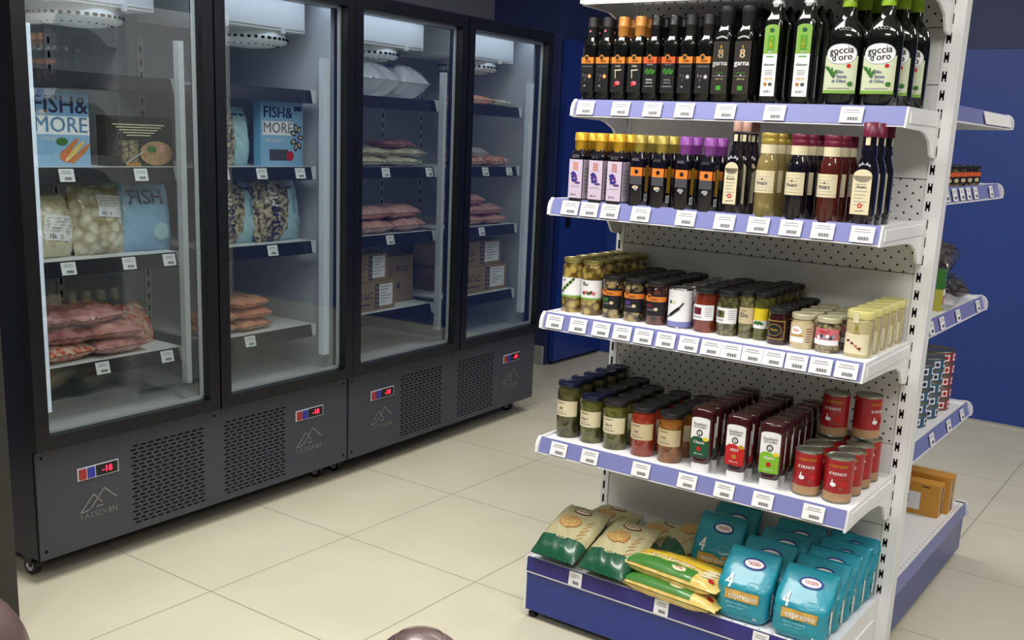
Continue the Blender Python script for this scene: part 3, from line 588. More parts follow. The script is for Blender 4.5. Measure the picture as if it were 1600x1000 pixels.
# ---- shelf 3: vinegars and syrups
Z3 = SH[3][0]
def small_square(capm, kind):
    t = E_('syrup_bottle', 'bottle'); r = .0245 if kind == 'lav' else .0225
    MB().lathe([(r-.002, 0), (r, .003), (r, .134), (r*.94, .141), (.018, .148), (.017, .155)], 'vinegar_glass', 28, sq=7).build('glass_body', t)
    rc = .0205 if kind == 'lav' else .0190
    MB().lathe([(rc*.9, .150), (rc*.93, .151), (rc*.95, .176), (rc*1.05, .178), (rc*1.05, .181), (rc*.98, .183), (rc, .199), (rc*.8, .202), (.003, .2025)], capm, 24).build('cap', t)
    l = MB(); m = flat(r); sd = side(r)
    if kind == 'lav':
        for mm in (m, sd): l.rect(mm, -.0232, .012, .0232, .124, 'lavender', .0006)
        for q in range(3): l.text(m, 'PNL', 0, .113-.008*q, .010, 'orange', .0014)
        for q in range(9): l.oval(m, -.012+.0045*(q % 4)+.002*(q//4), .082-.009*(q//3)+.003*(q % 2), .0045, .0045, 'violet' if q % 2 else 'blue_ink', .0012+.0001*q)
        l.oval(m, .008, .057, .010, .003, 'violet', .0014); l.rect(m, -.016, .045, .016, .0465, 'ink_light', .001); l.text(m, '250 ml', -.006, .022, .007, 'ink', .0014)
        for q in range(7): l.rect(sd, -.016, .030+q*.011, .014, .033+q*.011, 'ink_light', .001)
    else:
        l.rect(m, -.016, .088, .021, .112, 'orange', .0006); l.rect(sd, -.021, .088, -.008, .112, 'orange', .0006); l.oval(m, .003, .100, .006, .006, 'label_black', .0012)
        l.rect(m, -.016, .064, .021, .088, 'ink', .0006)
        l.oval(m, .002, .056, .010, .005, 'cream_dark' if kind == 'or' else 'ink_light', .0012); l.oval(m, .004, .052, .005, .005, 'ink_light', .0014)
        l.rect(sd, -.005, .045, .014, .118, 'gold', .0008); l.rect(sd, -.006, .018, .014, .038, 'paper', .0008)
        for q in range(6): l.rect(sd, -.003+q*.0026, .021, -.0018+q*.0026, .035, 'ink', .0012)
    l.text(m, 'ΔΞΙΞ' if kind == 'lav' else 'AEEL', 0, .133, .011, 'ink_light', .0035)
    l.build('label', t); return t
grid(small_square('gold', 'lav'), 'lavender-labelled square bottle with gold cap', 'bottle', '', [-.900, -.832, -.772], cw(3), -.392, .062, 2, Z3, 'square bottles with a lavender label')
grid(small_square('gold_dark', 'or'), 'small black bottle with dull gold cap', 'bottle', '', [-.703, -.632], cw(2), -.392, .062, 2, Z3, 'small black bottles with a dull gold cap')
grid(small_square('purple_cap', 'pu'), 'small black bottle with purple cap', 'bottle', '', [-.560, -.486], cw(2), -.392, .062, 2, Z3, 'small black bottles with a purple cap')
def tall_vinegar(r, capm, h, neckh, wide):
    t = E_('vinegar_bottle', 'bottle')
    MB().lathe([(r-.002, 0), (r, .003), (r, .115), (r*.96, .140), (r*.62, .172), (.0125 if not wide else .020, .182), (.0105 if not wide else .0175, .19), (.0105 if not wide else .0175, h-.03)], 'vinegar_glass', 28, sq=3).build('glass_body', t)
    cr = .0125 if not wide else .0205
    MB().lathe([(cr, h-.036 if wide else h-.026), (cr, h-.002), (cr*.8, h)], capm, 20).build('cap', t)
    MB().lathe([(cr*.9, h-.056 if wide else h-.052), (cr*.9, h-.034)], 'cream', 20, capb=False, capt=False).build('neck_band', t)
    l = MB(); m = flat(r); w_ = r*.86
    l.rect(m, -w_, .030, w_, .125, 'cream', .0006); l.oval(m, 0, .125, w_, .016, 'cream', .0006)
    for q in range(8): l.rect(m, -w_*.7, .112-.0085*q, w_*.7*(1-.3*(q % 3)), .1135-.0085*q, 'ink_light', .001)
    l.oval(m, 0, .052, .006, .006, 'red', .0012); l.oval(m, 0, .052, .0028, .0028, 'cream', .0016); l.line(m, (-.01, .038), (.012, .040), .0012, 'ink', .0012)
    l.text(m, 'Aceto', 0, .098, .010, 'ink', .0014); l.build('label', t)
    n = MB()
    for q in range(5): n.oval(flat(r*.80), -.012+.006*q, .150+.004*(q % 2), .003, .004, 'silver_cap', .001)
    n.build('neck_print', t); return t
grid(tall_vinegar(.0215, 'cork_pink', .248, .05, False), 'slim black vinegar bottle with cream label', 'bottle', '', [-.412], None, -.392, .056, 3, Z3, 'slim black vinegar bottles')
def wine_vinegar(glass, capm):
    t = E_('vinegar_bottle', 'bottle'); r = .0285
    MB().lathe([(r-.002, 0), (r, .003), (r, .134), (r*.95, .148), (.0225, .162), (.021, .168), (.021, .185)], glass, 32).build('glass_body', t)
    MB().lathe([(.0225, .192), (.023, .193), (.023, .205), (.0222, .206), (.023, .208), (.023, .219), (.0215, .221)], capm, 24).build('cap', t)
    MB().lathe([(.0218, .168), (.0218, .192)], 'cream', 24, capb=False, capt=False).build('neck_band', t)
    l = MB(); m = cyl(r)
    l.rect(m, -.034, .066, .030, .124, 'cream', .0010, 12, 1)
    for q in range(6): l.rect(m, -.022, .108-.007*q, .018-.006*(q % 2), .1092-.007*q, 'ink_light', .0014, 4, 1)
    l.text(m, '. x .', -.002, .103, .012, 'maroon', .0016); l.text(m, 'Vinagre', -.003, .092, .010, 'ink', .0018); l.rect(m, -.034, .116, .030, .118, 'cream_dark', .0014, 6, 1); l.rect(m, -.034, .071, .030, .073, 'cream_dark', .0014, 6, 1)
    l.build('label', t)
    n = MB()
    for q in range(4): n.oval(cyl(r*.84), -.010+.007*q, .146, .0035, .006, 'cream', .001)
    n.build('neck_print', t); return t
grid(wine_vinegar('white_wine', 'gold_dark'), 'pale golden vinegar bottle with cream label', 'bottle', '', [-.322], None, -.388, .062, 3, Z3, 'golden vinegar bottles')
grid(wine_vinegar('vinegar_glass', 'maroon'), 'near-black vinegar bottle with maroon cap', 'bottle', '', [-.236], None, -.388, .062, 3, Z3, 'dark vinegar bottles with a maroon cap')
grid(wine_vinegar('rose_wine', 'maroon'), 'red-brown vinegar bottle with maroon cap', 'bottle', '', [-.150], None, -.388, .062, 3, Z3, 'red vinegar bottles')
grid(tall_vinegar(.0275, 'maroon', .256, .05, True), 'tall black vinegar bottle with maroon cap', 'bottle', '', [-.060], None, -.386, .066, 3, Z3, 'tall black vinegar bottles with a maroon cap')
# ---- shelf 2: jars
Z2 = SH[2][0]
def jar(body, lid, r, h, lab, lidr=.92, lidh=.014, sq=2):
    t = E_('jar', 'jar')
    MB().lathe([(r*.92, 0), (r, .004), (r, h-.034), (r*.97, h-.026), (r*.86, h-.017), (r*.86, h-lidh)], body, 28, sq=sq).build('glass_body', t)
    L = MB().lathe([(r*lidr, h-lidh), (r*(lidr+.03), h-lidh+.001), (r*(lidr+.03), h-.002), (r*lidr, h), (r*lidr*.86, h), (r*lidr*.82, h-.0012), (.001, h-.0012)], lid, 28, sq=sq, capt=False); L.build('lid', t)
    l = MB(); lab(l, cyl(r) if sq == 2 else cyls(r, sq))
    if l.v: l.build('label', t)
    return t
def l_olive(kind):
    def f(l, m):
        l.rect(m, -.052, .050, .052, .108, 'paper', .0006, 16, 1); l.rect(m, -.052, .048, .052, .054, 'lime', .0010, 16, 1); l.oval(m, -.012, .100, .004, .003, 'ink', .0012)
        if kind: l.line(m, (-.026, .060), (.016, .102), .009, 'lime', .0012); [l.oval(m, -.018+.009*q, .066+.0095*q, .0040, .0034, 'label_black', .0018) for q in range(5)]
        else: l.text(m, 'elial', -.006, .095, .013, 'ink', .0016); [l.oval(m, -.010+.008*q, .068+.003*(q % 2), .006, .005, ('tomato_dry', 'pink', 'leaf')[q % 3], .0014+.0002*q) for q in range(5)]
    return f
def l_orange(a):
    def f(l, m):
        l.rect(m, -.046, .028, .046, .092, 'label_black', .0006, 16, 1); l.rect(m, -.046, .070, .046, .085, 'orange', .0010, 16, 1)
        l.oval(m, -.010, .085, .007, .007, 'orange', .0014); l.oval(m, -.010, .085, .004, .004, 'label_black', .0018); l.text(m, 'GAEA', .006, .0765, .008, 'label_black', .0016)
        l.rect(m, -.016, .052, .002, .062, a, .0014, 3, 1); l.text(m, 'OLIVES', -.004, .045, .007, 'ink_light', .0016); l.oval(m, .013, .048, .006, .005, 'cream_dark', .0016)
    return f
def l_can(l, m):
    l.rect(m, -.08, .006, .08, .112, 'paper', .0004, 30, 1); l.rect(m, -.08, .006, .08, .022, 'rail_lavender', .0008, 30, 1)
    l.oval(m, -.014, .078, .005, .005, 'leaf', .0012); l.oval(m, -.002, .078, .005, .004, 'cream', .0012); l.line(m, (-.028, .030), (-.010, .042), .004, 'label_black', .0012); l.line(m, (-.014, .038), (.014, .062), .009, 'label_black', .0014); l.line(m, (.010, .058), (.026, .078), .0045, 'label_black', .0016)
def l_photo(pm, band):
    def f(l, m):
        l.rect(m, -.036, .036, .040, .080, 'paper', .0006, 14, 1); l.rect(m, -.026, .052, .002, .072, pm, .0012, 4, 1); l.text(m, band, -.012, .045, .008, 'ink', .0016)
        for q in range(5): l.rect(m, .012, .048+.006*q, .032, .0495+.006*q, 'ink_light', .0012, 3, 1)
    return f
def l_beige(l, m): l.rect(m, -.028, .042, .028, .088, 'cream_dark', .0006, 10, 1); l.text(m, 'Dx', 0, .066, .018, 'ink', .0014); l.text(m, 'arida', 0, .080, .006, 'ink', .0014)
def l_yellow(l, m):
    l.rect(m, -.028, .034, .028, .056, 'paper', .0006, 10, 1); l.rect(m, -.028, .056, .028, .090, 'yellow', .0006, 10, 1)
    for q in range(5): l.oval(m, -.010+.005*q, .048+.003*(q % 2), .005, .004, 'leaf', .0012+.0001*q)
def l_ovalbrown(l, m):
    l.rect(m, -.030, .016, .030, .068, 'gold_dark', .0006, 12, 1); l.rect(m, -.027, .019, .027, .065, 'maroon_jar', .0010, 12, 1); l.oval(m, 0, .042, .020, .017, 'gold_dark', .0014); l.oval(m, 0, .042, .018, .015, 'label_black', .0018); l.text(m, 'Melis', 0, .042, .010, 'gold', .0022)
def l_silver(l, m):
    l.rect(m, -.036, .014, .040, .070, 'cream_dark', .0006, 14, 1); l.rect(m, -.026, .018, .014, .032, 'paper', .001, 6, 1); l.oval(m, -.008, .050, .016, .012, 'paper', .001); l.text(m, 'Fish', -.008, .051, .011, 'orange2', .0014); l.rect(m, -.024, .036, .012, .040, 'gold', .0012, 5, 1)
    for q in range(6): l.rect(m, .020, .020+.007*q, .034, .022+.007*q, 'maroon', .0012, 3, 1)
def l_red(l, m):
    l.rect(m, -.038, .022, .042, .066, 'pink', .0006, 14, 1); l.rect(m, -.038, .022, .042, .036, 'paper', .001, 14, 1); l.text(m, 'MELIT', 0, .057, .011, 'red', .0014)
    for q in range(6): l.oval(m, -.014+.008*q, .042+.004*(q % 2), .005, .005, ('paper', 'ink', 'ink_light')[q % 3], .0014+.0002*q)
def l_mustard(l, m):
    l.rect(m, -.032, .010, .032, .064, 'cream', .0004, 12, 1); l.rect(m, -.010, .092, .004, .120, 'cream', .0020, 3, 1); l.oval(m, 0, .078, .005, .008, 'gold_dark', .0008)
    for q in range(4): l.oval(m, -.018+.010*q, .044-.006*q, .004, .003, ('maroon', 'maroon', 'pink', 'maroon')[q], .001)
    l.line(m, (-.004, .034), (.014, .020), .003, 'copper', .001); l.text(m, 'miele', 0, .066, .009, 'gold_dark', .001)
GJ = 'jars on the middle shelf'
grid(jar('olive_green', 'gold_lid', .0335, .168, l_olive(1)), 'tall stuffed green olive jar with gold lid', 'jar', '', [-.953], None, -.318, .069, 5, Z2, 'tall olive jars with a striped label')
grid(jar('olive_green', 'gold_lid', .0335, .168, l_olive(0)), 'tall green olive jar with red berries on label', 'jar', '', [-.880], None, -.318, .069, 5, Z2, 'tall olive jars with a berry label')
for x, body, a, w_ in ((-.808, 'olive_mix', 'leaf', 'green'), (-.734, 'olive_mix', 'violet', 'violet'), (-.658, 'olive_dark', 'maroon', 'dark red')):
    grid(jar(body, 'dark_lid', .0325, .128, l_orange(a), .97), 'orange-banded olive jar with %s print' % w_, 'jar', '', [x], None, -.312, .0665, 5, Z2, 'orange-banded jars with %s print' % w_)
def can(lab, r, h, side_m, topm='lid_steel'):
    t = E_('food_can', 'can')
    MB().lathe([(r*.97, 0), (r, .002), (r, .004), (r*.98, .005), (r*.98, h-.005), (r, h-.004), (r, h-.001), (r*.96, h), (r*.94, h-.004), (r*.8, h-.004), (r*.78, h-.003), (.001, h-.003)], topm, 32, capt=False).build('tin', t)
    l = MB(); l.lathe([(r*.984, .006), (r*.984, h-.006)], side_m, 32, capb=False, capt=False); lab(l, cyl(r*.984)); l.build('label', t); return t
grid(can(l_can, .0355, .119, 'paper', 'chrome'), 'white tin with black bean pod on label', 'can', '', [-.580], None, -.312, .072, 5, Z2, 'white tins on the middle shelf')
grid(jar('tomato_dry', 'dark_lid', .0325, .127, l_photo('maroon', 'pomodori'), .97), 'dried tomato jar with white label', 'jar', '', [-.504], None, -.308, .067, 5, Z2, 'jars of dried tomatoes')
grid(jar('caper', 'dark_lid', .0305, .127, l_photo('caper', 'carciofi'), .97), 'artichoke jar with black lid and white label', 'jar', '', [-.433], None, -.306, .064, 5, Z2, 'jars of artichokes')
grid(jar('caper', 'dark_lid', .0215, .134, l_beige, .97), 'narrow caper jar with beige label', 'jar', '', [-.377], None, -.306, .046, 7, Z2, 'narrow jars with a beige label')
grid(jar('pickle', 'dark_lid', .0205, .133, l_yellow, .97), 'narrow jar with yellow and white label', 'jar', '', [-.3325], None, -.304, .044, 7, Z2, 'narrow jars with a yellow label')
grid(jar('maroon_jar', 'dark_lid', .0285, .100, l_ovalbrown, .97), 'short maroon jar with dark oval label', 'jar', '', [-.275], None, -.322, .060, 5, Z2, 'short maroon jars')
grid(jar('tuna_jar', 'cream_lid', .0325, .095, l_silver, .97), 'short cream jar with pale gold lid', 'jar', '', [-.205], None, -.322, .067, 4, Z2, 'short cream jars')
grid(jar('nut_jar', 'cream_lid', .0335, .095, l_red, .97), 'short mixed jar with pink label', 'jar', '', [-.133], None, -.322, .069, 4, Z2, 'short jars with a pink label')
grid(jar('mustard_jar', 'yellow_lid', .0345, .124, l_mustard, .99, .022, 3), 'square honey-coloured jar with yellow lid', 'jar', '', [-.052], None, -.316, .069, 5, Z2, 'honey-coloured jars')
# ---- shelf 1: pickles, squeeze bottles, tins
Z1 = SH[1][0]
def l_cream(m_, dark, txt, hi=.066):
    def f(l, m):
        l.rect(m, -.050, hi-.014, .050, hi+.036, m_, .0006, 16, 1); l.text(m, 'MURANO', -.006, hi+.029, .0065, 'ink', .0012); l.text(m, txt, -.004, hi+.012, .011, dark, .0014); l.rect(m, -.020, hi-.006, .016, hi-.0045, 'ink', .0012, 4, 1)
        l.rect(m, -.018, hi+.001, .010, hi+.0022, 'ink_light', .0012, 4, 1)
    return f
grid(jar('pickle_tall', 'navy_lid', .0365, .178, l_cream('cream', 'label_black', 'dill', .084), .95), 'tall pickled gherkin jar with navy lid', 'jar', '', [-.937], None, -.330, .075, 5, Z1, 'tall gherkin jars')
grid(jar('pickle', 'navy_lid', .0355, .150, l_cream('cream', 'label_black', 'No.1'), .95), 'medium pickle jar with navy lid', 'jar', '', [-.847], None, -.330, .073, 2, Z1, 'medium pickle jars with navy lid')
for x, body, lm, dk, tx, w_ in ((-.757, 'pickle', 'cream', 'label_black', 'No.4', 'green pickle jar with black lid'), (-.660, 'pepper_red', 'cream_dark', 'maroon', 'hot', 'red pepper jar with black lid'), (-.567, 'pepper_mix', 'cream_dark', 'maroon', 'mix', 'mixed pepper jar with black lid')):
    grid(jar(body, 'dark_lid', .0375, .150, l_cream(lm, dk, tx), .95), w_, 'jar', '', [x], None, -.336, .077, 4, Z1, w_.replace('jar', 'jars'))
grid(jar('pickle', 'dark_lid', .0355, .150, l_cream('cream', 'label_black', 'No.1'), .95), 'pickle jar with black lid behind the navy-lidded ones', 'jar', '', [-.847], None, -.184, .073, 3, Z1, 'black-lidded pickle jars behind the navy-lidded ones')
def squeeze(bm, txt):
    t = E_('sauce_bottle', 'bottle'); ry = .70
    MB().lathe([(.024, .026), (.029, .036), (.035, .058), (.036, .10), (.0355, .165), (.034, .182), (.030, .189), (.02, .191)], 'sauce', 32, sq=3.2, ry=ry).build('plastic_body', t)
    MB().lathe([(.027, 0), (.0275, .002), (.026, .026), (.020, .028)], 'white', 24, sq=2.4, ry=.66).build('cap', t)
    l = MB(); m = lambda x, y, e: (x, -.036*ry-.0012-e+.004*(x/.028)**2, y)
    l.rect(m, -.0275, .048, .0275, .100, bm, .0004, 6, 1); l.rect(m, -.0275, .100, .0275, .160, 'paper', .0004, 6, 1); l.oval(m, 0, .159, .0270, .007, 'paper', .0005, 20)
    l.oval(m, -.006, .100, .018, .009, bm, .0008); l.oval(m, .018, .103, .008, .006, 'gold' if bm == 'red' else 'yellow', .0010)
    l.text(m, 'Southern', 0, .146, .011, 'ink', .0014); l.text(m, 'KITCHEN', 0, .137, .0085, 'ink', .0014); l.oval(m, 0, .120, .0095, .0095, 'label_black', .0012); l.oval(m, 0, .120, .006, .006, 'paper', .0016); l.text(m, 'S', 0, .120, .012, 'label_black', .0020)
    l.text(m, txt, 0, .092, .012, 'paper', .0014); l.oval(m, 0, .073, .007, .007, 'red' if bm != 'red' else 'copper', .0014); l.text(m, 'BBQ sauce', 0, .058, .006, 'paper', .0014)
    l.build('label', t)
    n = MB(); mm = lambda x, y, e: (.0364+e, x, y); n.rect(mm, -.007, .060, .007, .150, 'paper', .0004); n.rect(mm, -.007, .055, .007, .075, bm, .0008); n.build('back_label', t)
    return t
for x, bm, tx, w_ in ((-.452, 'dark_green', 'Classic', 'dark green'), (-.342, 'red', 'HOT', 'red'), (-.243, 'lime_bright', 'Apple', 'lime green')):
    grid(squeeze(bm, tx), 'upside-down brown sauce bottle with %s label' % w_, 'bottle', '', [x], None, -.362, .052, 7, Z1, 'sauce bottles with a %s label' % w_, rot=.1)
def l_tom(l, m):
    r0 = .122
    l.rect(m, -r0, .006, r0, .030, 'can_beige', .0006, 36, 1); l.text(m, 'CONCASSE', 0, .105, .010, 'gold', .0014); l.text(m, 'KYKNOS', 0, .084, .0115, 'paper', .0014)
    l.oval(m, -.010, .054, .008, .006, 'paper', .0014); l.line(m, (-.014, .056), (-.012, .068), .003, 'paper', .0014); l.oval(m, .018, .056, .009, .010, 'red', .0014); l.oval(m, .010, .044, .006, .006, 'pepper_red', .0018)
cn = can(l_tom, .0385, .127, 'can_red')
grid(cn, 'red tomato tin with beige band, bottom layer', 'can', 'food_can', [-.145, -.058], cw(2), -.335, .0795, 4, Z1, 'red tomato tins standing on the shelf', rot=.22)
t = copy_tree(cn); t.location = (-.146, -.150, Z1+.1275); t.rotation_euler = (0, 0, .1); tag(t, 'red tomato tin stacked upright on the left column of tins', 'can')
t = copy_tree(cn); t.location = (-.066, -.110, Z1+.1275); t.rotation_euler = (0, 0, 1.15); tag(t, 'red tomato tin stacked on the right column, turned to its beige side', 'can')
# ---- base: rice bags, croissant packs, teal bags
def smooth_noise(seed):
    rnd = random.Random(seed); ks = [(rnd.uniform(2, 9), rnd.uniform(2, 9), rnd.uniform(0, 6), rnd.uniform(.3, 1)) for _ in range(7)]
    return lambda a, b: sum(k[3]*math.sin(k[0]*a+k[1]*b+k[2]) for k in ks)/4
def pillow(name, w_, l_, h_, m, seed, M, parent=None, n=22, crink=.12, flange=.06, mf=None, splits=None, pw=2.6):
    """soft bag: x width, y length, z thickness, sealed flat ends in y"""
    nz = smooth_noise(seed); b = MB()
    def pos(s_, t_, sd):
        pr = max(0, 1-abs(s_)**pw)**.55*max(0, 1-(abs(t_)/(1-flange))**3.2 if abs(t_) < 1-flange else 0)**.6
        k = nz(s_*2, t_*2+sd*3)
        wx = 1-.06*abs(t_)**3+.025*nz(t_*4, sd*0+1)
        return Vector((s_*w_/2*wx, t_*l_/2, sd*(h_/2*pr*(1+crink*k))+.0012*sd+(.006*nz(s_*6, 1) if abs(t_) > 1-flange else 0)))
    for sd in (1, -1):
        vs = [M @ pos(-1+2*i/n, -1+2*j/n, sd) for j in range(n+1) for i in range(n+1)]
        fs = []; mm = []
        for j in range(n):
            for i in range(n):
                q = (j*(n+1)+i, j*(n+1)+i+1, (j+1)*(n+1)+i+1, (j+1)*(n+1)+i)
                fs.append(q if sd > 0 else q[::-1])
        base_n = len(b.v); b.v += [tuple(v) for v in vs]
        for q, idx in zip(fs, range(n*n)):
            j = idx//n; tt = -1+2*(j+.5)/n; mk = m
            if splits:
                for lim, km in splits:
                    if tt < lim: mk = km; break
            if mf and sd > 0: mk = mf(-1+2*(idx % n+.5)/n, tt)
            b.f.append(tuple(x+base_n for x in q)); b.m.append(mk); b.sm.append(True)
    # side seam
    o = b.build(name, parent)
    def mp(x, y, e):     # drawing map on the upper side, x and y in metres from the centre
        s_, t_ = max(-.98, min(.98, x/(w_/2))), max(-.99, min(.99, y/(l_/2)))
        p = pos(s_, t_, 1); return tuple(M @ (p+Vector((0, 0, e))))
    return o, mp
def rice_bag(loc, rz, tilt, seed, label):
    t = thing('rice_bag', label, 'bag', loc, rz, 'beige bags with a green end on the base shelf')
    M = Matrix.Translation((0, 0, .032+.118*math.sin(tilt))) @ Matrix.Rotation(tilt, 4, 'X')
    o, mp = pillow('bag_film', .168, .245, .060, 'bag_beige', seed, M, t, 26, .16, .05, splits=[(-.36, 'bag_green')], pw=4)
    l = MB()
    l.oval(mp, .004, .076, .032, .014, 'maroon', .0022, 24); l.oval(mp, .004, .076, .027, .0105, 'cream', .0030, 24); l.text(mp, 'AGRINO', .004, .076, .011, 'maroon', .0040)
    l.oval(mp, -.010, .020, .040, .027, 'copper', .0022, 26); l.oval(mp, -.010, .020, .037, .024, 'grain', .0030, 26); l.text(mp, 'RIZI', .0, -.054, .012, 'cream', .0034, wide=1.8)
    for q in range(5): l.line(mp, (.045, -.05+q*.018), (.062, -.03+q*.02), .004, 'grain', .0026)
    l.build('label', t); return t
Z_ = .2105
rice_bag((-.872, -.372, Z_), .0, .40, 3, 'beige bag with green end lying at the front left corner of the base')
rice_bag((-.694, -.372, Z_), -.04, .38, 5, 'beige bag with green end lying beside the corner one, second in front')
rice_bag((-.868, -.175, Z_), -.10, .16, 8, 'beige bag lying behind the front left corner bag')
rice_bag((-.672, -.180, Z_), -.30, .16, 11, 'beige bag propped behind the second front bag')
rice_bag((-.575, -.150, Z_+.01), -.62, .20, 14, 'rearmost beige bag leaning towards the back panel, rightmost of five')
def croissant(loc, rz, seed, label):
    t = thing('croissant_pack', label, 'packet', loc, rz, 'yellow and green croissant packets')
    M = Matrix.Translation((0, 0, .026)) @ Matrix.Rotation(-PI/2, 4, 'Z')     # long side runs along x
    o, mp = pillow('wrapper', .130, .335, .056, 'croissant', seed, M, t, 24, .10, .07, splits=[(-.86, 'cream')], pw=5)
    l = MB()
    def q_(x, y, e): return mp(-y, x, e)
    l.rect(q_, -.140, .006, .125, .050, 'pack_yellow', .0022, 14, 4); l.rect(q_, -.140, -.063, .085, -.016, 'pack_green', .0022, 14, 6)
    l.oval(q_, .030, -.038, .024, .010, 'cream', .0034); l.text(q_, 'barilla', .030, -.038, .010, 'red', .0044); l.text(q_, 'Corn Crackers', -.010, -.004, .024, 'paper', .0040); l.text(q_, 'MULTI', -.080, .030, .016, 'label_black', .0040)
    for k in range(3): l.oval(q_, .115, -.02+.02*k, .022, .009, 'cream', .0028, rot=.5)
    l.oval(q_, .135, -.03, .010, .008, 'red', .003)
    l.build('label', t); return t
croissant((-.478, -.462+.045, .2105), -.06, 21, 'green and yellow packet at the base edge, lower of two stacked')
croissant((-.486, -.440+.045, .2105+.046), -.10, 22, 'green and yellow packet at the base edge, upper of two stacked')
croissant((-.470, -.330+.035, .2105+.004), -.12, 23, 'yellow packet lying behind the stacked pair of packets')
def coffee(w_, h_, d_, seed, label, loc, rz, lean=0):
    t = thing('coffee_bag', label, 'bag', loc, rz, 'teal bags standing on the base shelf')
    nz = smooth_noise(seed); b = MB(); n = 20
    Rm = Matrix.Rotation(lean, 4, 'X')
    def ring(z, k):    # k 0..1 height
        dd = d_*(1-.08*k if k < .5 else (.96)-(k-.5)/.5*.72); ww = w_*(1+.03*math.sin(k*PI))
        shift = -.008*math.sin(k*PI)+(.0 if k < .5 else (k-.5)*.085)
        return dd/2, ww/2, shift
    def P(a, k):       # a angle
        dd, ww, sh = ring(k*h_, k); ca, sa = math.cos(a), math.sin(a)
        q = 1/((abs(ca)**5+abs(sa)**5)**.2); wob = 1+.065*nz(a*1.3, k*5)
        rr = .86+.14*min(1, k*12)
        return Rm @ Vector((ww*ca*q*rr*wob, dd*sa*q*rr*wob+sh, k*h_))
    K = 18; A = 32
    vs = [P(2*PI*(i+.5)/A, j/K) for j in range(K+1) for i in range(A)]
    b.add(vs, [(j*A+i, j*A+(i+1) % A, (j+1)*A+(i+1) % A, (j+1)*A+i) for j in range(K) for i in range(A)]+[tuple(range(A-1, -1, -1)), tuple(K*A+i for i in range(A))], 'teal', True)
    b.build('bag_film', t)
    fl = MB(); top = P(0, 1).z
    def mp(x, y, e):   # front face drawing
        k = max(.01, min(.995, y/h_)); dd, ww, sh = ring(y, k); u = max(-.93, min(.93, x/ww)); 
        # find the front point at this x
        a = -PI/2; 
        best = None
        lo, hi = -PI+.02, -.02
        for _ in range(22):
            mid = (lo+hi)/2
            ca, sa = math.cos(mid), math.sin(mid); q = 1/((abs(ca)**5+abs(sa)**5)**.2)
            if ca*q < u: lo = mid
            else: hi = mid
        p = P((lo+hi)/2, k); return tuple(p+Vector((0, -e-.0006, e*.6+.0003 if k > .6 else 0)))
    l = MB(); s = w_/.135; hs = h_/.215
    l.oval(mp, .008*s, .180*hs, .031*s, .016*hs, 'blue_ink', .0016, 24); l.oval(mp, .008*s, .180*hs, .025*s, .0115*hs, 'paper', .0024, 24); l.text(mp, 'TASSEN', .008*s, .180*hs, .010*s, 'red', .0034)
    l.text(mp, '4', -.038*s, .122*hs, .044*s, 'paper', .0024, wide=.9)
    l.rect(mp, -.044*s, .066*hs, .046*s, .100*hs, 'gold', .0016, 10, 3); l.rect(mp, -.042*s, .068*hs, .044*s, .098*hs, 'band_gold', .0022, 10, 3); l.text(mp, 'espresso', .004*s, .082*hs, .021*s, 'paper', .0034)
    l.text(mp, 'filtro mahlung', -.008*s, .055*hs, .010*s, 'teal_light', .0022); l.text(mp, 'gusto vigor', -.010*s, .044*hs, .010*s, 'teal_light', .0022); l.text(mp, '4x', .042*s, .018*hs, .011*s, 'paper', .0022)
    for q in range(10): 
        a = q*2*PI/10; l.line(mp, (.026*s+.017*s*math.cos(a), .122*hs+.010*hs*math.sin(a)), (.026*s+.017*s*math.cos(a+.63), .122*hs+.010*hs*math.sin(a+.63)), .0012, 'teal_light', .0018)
    l.build('label', t)
    n_ = MB(); x_ = w_/2*1.035
    for (y0, z0, y1, z1, mk, e) in ((-.016, .025, .004, .10, 'ink_light', .0), (-.014, .03, .002, .095, 'paper', .0006)):
        vs = [Rm @ Vector((x_+e, y0-.006, z0)), Rm @ Vector((x_+e, y1-.006, z0)), Rm @ Vector((x_+e, y1-.010, z1)), Rm @ Vector((x_+e, y0-.010, z1))]; n_.add(vs, [(0, 1, 2, 3)], mk)
    n_.build('side_label', t)
    f = MB(); f.box((-w_*.46, .0, h_-.006), (w_*.46, .006, h_+.004), 'teal', Rm @ Matrix.Translation((0, .036, 0))); f.build('fold_seal', t)
    return t
Zb = .2095
k = 31
for i, (x, y, lb) in enumerate(((-.445, -.195, 'teal coffee bag with gold band, front of the left pair'), (-.445, -.090, 'teal coffee bag at the back, rear of the left pair'))):
    coffee(.146, .186, .088, k, lb, (x, y, Zb), .08, -.05); k += 1
for i, y in enumerate((-.400, -.300, -.200, -.100)):
    coffee(.150, .186, .094, k, 'teal coffee bag with gold band, middle column, '+('front one' if i == 0 else ORD[i]+' from front'), (-.262+.008*i, y, Zb), .05, -.14); k += 1
for i, y in enumerate((-.405, -.315, -.225, -.140, -.055)):
    coffee(.150, .180, .088, k, 'teal coffee bag with gold band, rightmost column, '+('front one' if i == 0 else ORD[i]+' from front'), (-.092+.002*i, y, Zb), .04, -.13); k += 1
